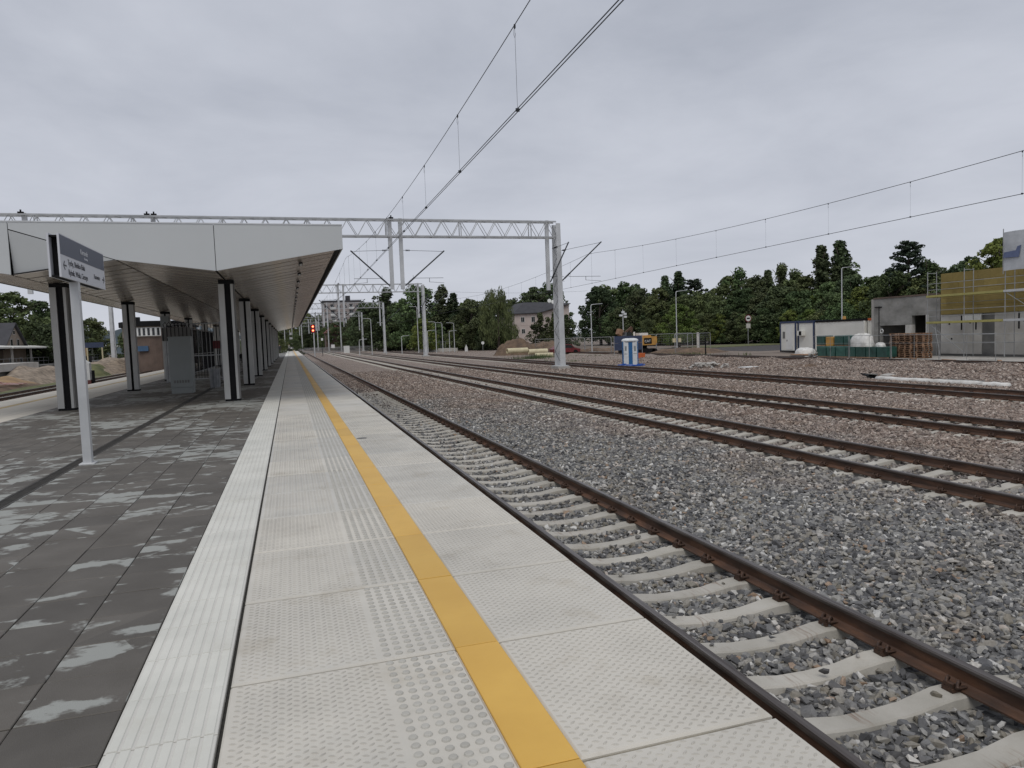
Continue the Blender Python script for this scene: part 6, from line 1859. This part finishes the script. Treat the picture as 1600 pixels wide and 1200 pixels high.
# wrapped pipe and boards lying by the fourth track
wp_ = thing('wrapped_pole', (25.75, 23.0, -0.98), 'long white wrapped pole with torn wrapping lying beyond the fourth track', 'pole')
pts, rad = [], []
for k in range(24):
    u = k / 23
    pts.append((0.012 * math.sin(k * .7), 3.2 - 6.3 * u, 0.03 + .008 * math.sin(k * .9))); rad.append(.125 + .02 * math.sin(k * 1.7) ** 2 + (0.02 if k in (12, 13, 17, 18, 21) else 0))
b = MB(); b.tube(pts, rad, 9); b.build('pole', M['white_wrap'], wp_, smooth=True)
b = MB()
for k in range(7):
    y = -0.3 - k * .25
    b.add([(-.12, y, .10), (.1, y + .15, .16), (.2, y - .2, .2), (-.1, y - .3, .12)], [(0, 1, 2, 3)])
b.build('torn_wrapping', M['concrete_dark'], wp_)
for k, (x, y, L_, rz, mm, lb) in enumerate(((26.4, 27.2, 1.9, 0.9, 'concrete_dark', 'dark board lying askew at the left end of the wrapped pole'), (27.2, 27.0, 1.2, 0.5, 'concrete', 'grey flat sheet lying at the left end of the wrapped pole'), (26.0, 26.8, 1.3, 1.3, 'dark', 'black plank against the end of the wrapped pole'))):
    t = thing('scrap_board', (x, y, -0.9), lb, 'board', None, rz)
    b = MB(); b.box(-L_ / 2, L_ / 2, -.18, .18, 0, .05); b.build('board', M[mm], t); t.rotation_euler = (R(6), R(8 * (1 - k)), rz)
mound('earth_heap', (29.0, 35.0, -1.02), 1.6, 1.2, 0.4, M['soil'], 'small brown scrape of earth in the stone bank', 21)

# ------------------------------------------------------------------ left side: sand, old platform, houses, control building
mound('sand_heap', (-23.5, 66, -1.12), 3.4, 9, 1.1, M['sand'], 'orange sand heap left of the first canopy column', 31, cat='sand heap')
mound('sand_heap', (-22.0, 58, -1.12), 2.2, 5, 0.7, M['sand'], 'lower orange sand heap at the left border', 32, cat='sand heap')
mound('rubble_bank', (-24.0, 82, -1.12), 3.2, 12, 1.5, M['rubble'], 'bank of pale rubble behind the first canopy column', 33, cat='rubble heap')
mound('rubble_bank', (-22.0, 104, -1.12), 4.5, 12, 1.9, M['rubble'], 'pale heap of broken ground before the control building', 34, cat='rubble heap')
mound('soil_bank', (-20.6, 62, -1.12), 1.4, 10, 0.55, M['soil'], 'dark soil along the left hand track', 35)
mound('grass_bank', (-19.3, 70, -1.12), 0.9, 26, 0.3, M['verge'], 'strip of grass beside the left hand track', 36, cat='grass')
mound('grass_bank', (-23.0, 95, -1.12), 3.0, 7, 1.3, M['verge'], 'green weedy bank beside the tall white mast', 37, cat='grass')
for k in range(3):
    t = thing('red_white_hose', (-20.6, 56 + k * 0.9, -0.8), ['lower red and white hose draped over the sand', 'middle red and white hose draped over the sand', 'upper red and white hose draped over the sand'][k], 'hose', 'red and white hoses on the sand')
    b = MB(); b.tube([(-1.5 + .2 * k, -4, .05), (-.9, -1.5, .25), (-.4, 1.5, .75 + .1 * k), (.2, 3.5, .35), (.8, 6.5, .15)], .05, 6); b.build('hose', mat('faded_red_hose', (0.5, 0.22, 0.18), (0.6, 0.5, 0.46), 3, .5), t)
os_ = thing('concrete_abutment', (-25.0, 64, -1.1), 'grey concrete abutment of the old platform at the left border', 'abutment')
b = MB(); b.box(-3, 0, 0, 21, 1.2, 1.9); b.build('slab', M['concrete_light'], os_)
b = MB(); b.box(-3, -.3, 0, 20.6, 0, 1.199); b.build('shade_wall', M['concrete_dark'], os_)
opf = thing('old_platform', (-33, 70, -1.1), 'old low platform with shelters on the far left', 'platform')
b = MB(); b.box(-6, 3.6, 16, 120, 0, 1.35); b.build('base', M['concrete_dark'], opf)
sh = thing('platform_shelter', (-33.5, 84, 0.25), 'old open platform shelter with a pale flat roof on the left', 'shelter')
for k in range(5):
    y = k * 15.0
    b = MB(); b.prism([(-4.6, y + .1, 2.75), (1.9, y + .1, 2.15), (1.9, y + 14.6, 2.15), (-4.6, y + 14.6, 2.75)], (0, 0, .2)); b.build('roof_panel', M['cont_white'], sh)
    for xx in (-3.5, 1.4):
        for yy in (1.0, 7.5):
            b = MB(); b.box(xx - .1, xx + .1, y + yy - .1, y + yy + .1, 0, 2.13); b.build('post', M['concrete'], sh)
    b = MB(); b.box(-1.2, -1.1, y + 3, y + 11, 0.2, 2.0); b.build('screen', M['glass_dark'], sh)
b = MB()
for z in (.45, .9): b.box(1.75, 1.79, 0, 75, z, z + .05)
for k in range(38): b.box(1.75, 1.79, k * 2, k * 2 + .05, 0, .94)
b.build('railing', M['scaff'], sh)
gh = thing('gabled_house', (-34.0, 103, -1.0), 'tan gabled house with a steep dark roof at the left border', 'house')
b = MB(); b.prism([(0, 0, 0), (0, 8, 0), (0, 8, 3.55), (0, 4, 6.55), (0, 0, 3.55)], (-26, 0, 0)); b.build('wall', M['plaster_tan'], gh)
b = MB(); b.prism([(.35, -.4, 3.28), (.35, 4, 6.62), (-26.3, 4, 6.62), (-26.3, -.4, 3.28)], (0, 0, .16)); b.prism([(.35, 8.4, 3.28), (.35, 4, 6.621), (-26.3, 4, 6.621), (-26.3, 8.4, 3.28)], (0, 0, .16)); b.build('roof', M['roof_dark'], gh)
for y, z, w, h in ((2.5, 3.7, .8, 1.0), (4.8, 3.7, .8, 1.0), (3.6, 5.2, .7, .6), (1.6, 1.0, 1.0, 1.3), (5.4, 1.0, 1.0, 1.3)):
    b = MB(); b.box(.002, .06, y, y + w, z, z + h); wo = b.build('window', M['concrete'], gh)
    b = MB(); b.box(.062, .08, y + .1, y + w - .1, z + .1, z + h - .1); b.build('pane', M['glass_dark'], wo)
ct = thing('control_building', (-15.6, 92, -1.1), 'rounded brown control building with a band of white framed windows', 'building')
def arc(b, r0x, r0y, z0, z1, cx, cy, n=20, a0=180, a1=360, mi=0):
    z0, z1 = z0, z1
    ps = [(cx + r0x * math.cos(R(a0 + (a1 - a0) * i / n)), cy + r0y * math.sin(R(a0 + (a1 - a0) * i / n)), z0) for i in range(n + 1)]
    b.prism(ps, (0, 0, z1 - z0), mi)
b = MB(); arc(b, 3.7, 5.4, 0, 4.2, 0, 5.4); b.box(-3.7, 3.7, 5.401, 11, 0, 4.2); b.build('wall', M['brick_far'], ct)
b = MB(); arc(b, 3.75, 5.45, 4.201, 5.5, 0, 5.4); b.box(-3.75, 3.75, 5.401, 11, 4.201, 5.5); b.build('window_band', M['plaster_tan'], ct)
b = MB(); arc(b, 4.1, 5.8, 5.501, 6.1, 0, 5.4); b.box(-4.1, 4.1, 5.401, 11.3, 5.501, 6.1); b.build('roof', M['dark'], ct)
for k in range(8):
    a = R(232 + k * 7.5); x, y = 3.78 * math.cos(a), 5.4 + 5.5 * math.sin(a)
    b = MB(); b.box(-.27, .27, -.07, .02, 4.35, 5.35); wo = b.build('window', M['white_paint'], ct, (x, y, 0)); wo.rotation_euler = (0, 0, a + math.pi / 2)
    b = MB(); b.box(-.13, .13, -.09, -.072, 4.42, 5.28); b.build('pane', M['glass_dark'], wo)
b = MB(); b.box(-1.3, -0.2, -.15, .25, 2.6, 3.2); b.build('blue_sign', mat('faded_blue_sign', (0.05, 0.11, 0.2), None, 3, .6), ct)
b = MB(); b.box(-2.2, -1.5, 3, 3.6, 6.101, 6.7); b.build('roof_box', M['dark'], ct)
b = MB(); b.cyl((1.0, 5, 6.1), (1.0, 5, 8.6), .04, 6); b.build('aerial', M['scaff'], ct)
yc = thing('yellow_cabin_digger', (-27.8, 112, -1.1), 'yellow machine beyond the sign pole near the old platform', 'digger')
b = MB(); b.box(-.5, .6, 0, 1.5, 2.2, 3.6); b.build('cab', M['digger'], yc)
b = MB(); b.box(-.7, .9, -.2, 1.8, 0.6, 2.199); b.build('chassis', M['dark'], yc)
b = MB(); b.cyl((0, -.3, .4), (0, 0, .4), .55, 12); b.build('wheel', M['dark'], yc)
sl = thing('platform_name_board', (-24.9, 108, -1.1), 'dark name board on two posts beyond the sign pole', 'sign')
b = MB(); b.box(-1.3, .9, 0, .1, 3.3, 4.0); b.build('board', M['navy'], sl)
for x in (-1.1, .7):
    b = MB(); b.cyl((x, .05, 0), (x, .05, 3.29), .09, 8); b.build('post', M['cream_pipe'], sl)
ww = thing('white_bulk_bag', (-13.6, 55, -1.05), 'white bulk bag on a low brick red base right of the first canopy column', 'bag')
b = MB(); b.box(-.5, .45, 0, .8, 0, .75); b.build('base', M['roof_red'], ww)
b = MB(); b.prism([(-.42, .1, .751), (.4, .1, .751), (.38, .1, 1.9), (.0, .1, 2.2), (-.4, .1, 2.15)], (0, .6, 0)); b.build('bag', M['white_paint'], ww)
b = MB(); b.cyl((.55, .3, 0), (.55, .3, 1.4), .1, 8); b.build('dark_post', M['dark'], ww)
for k in range(8):
    lt = thing('distant_house', (-45 + k * 4.2, 300 + k * 3, 6.5 - k * .5), 'tiny pale building on the slope below the hills', 'building', 'tiny pale buildings below the hills')
    b = MB(); b.box(-1.6, 1.6, 0, 3, -8, 1.2 + (k % 3) * .5); b.build('wall', M['cont_white'], lt)
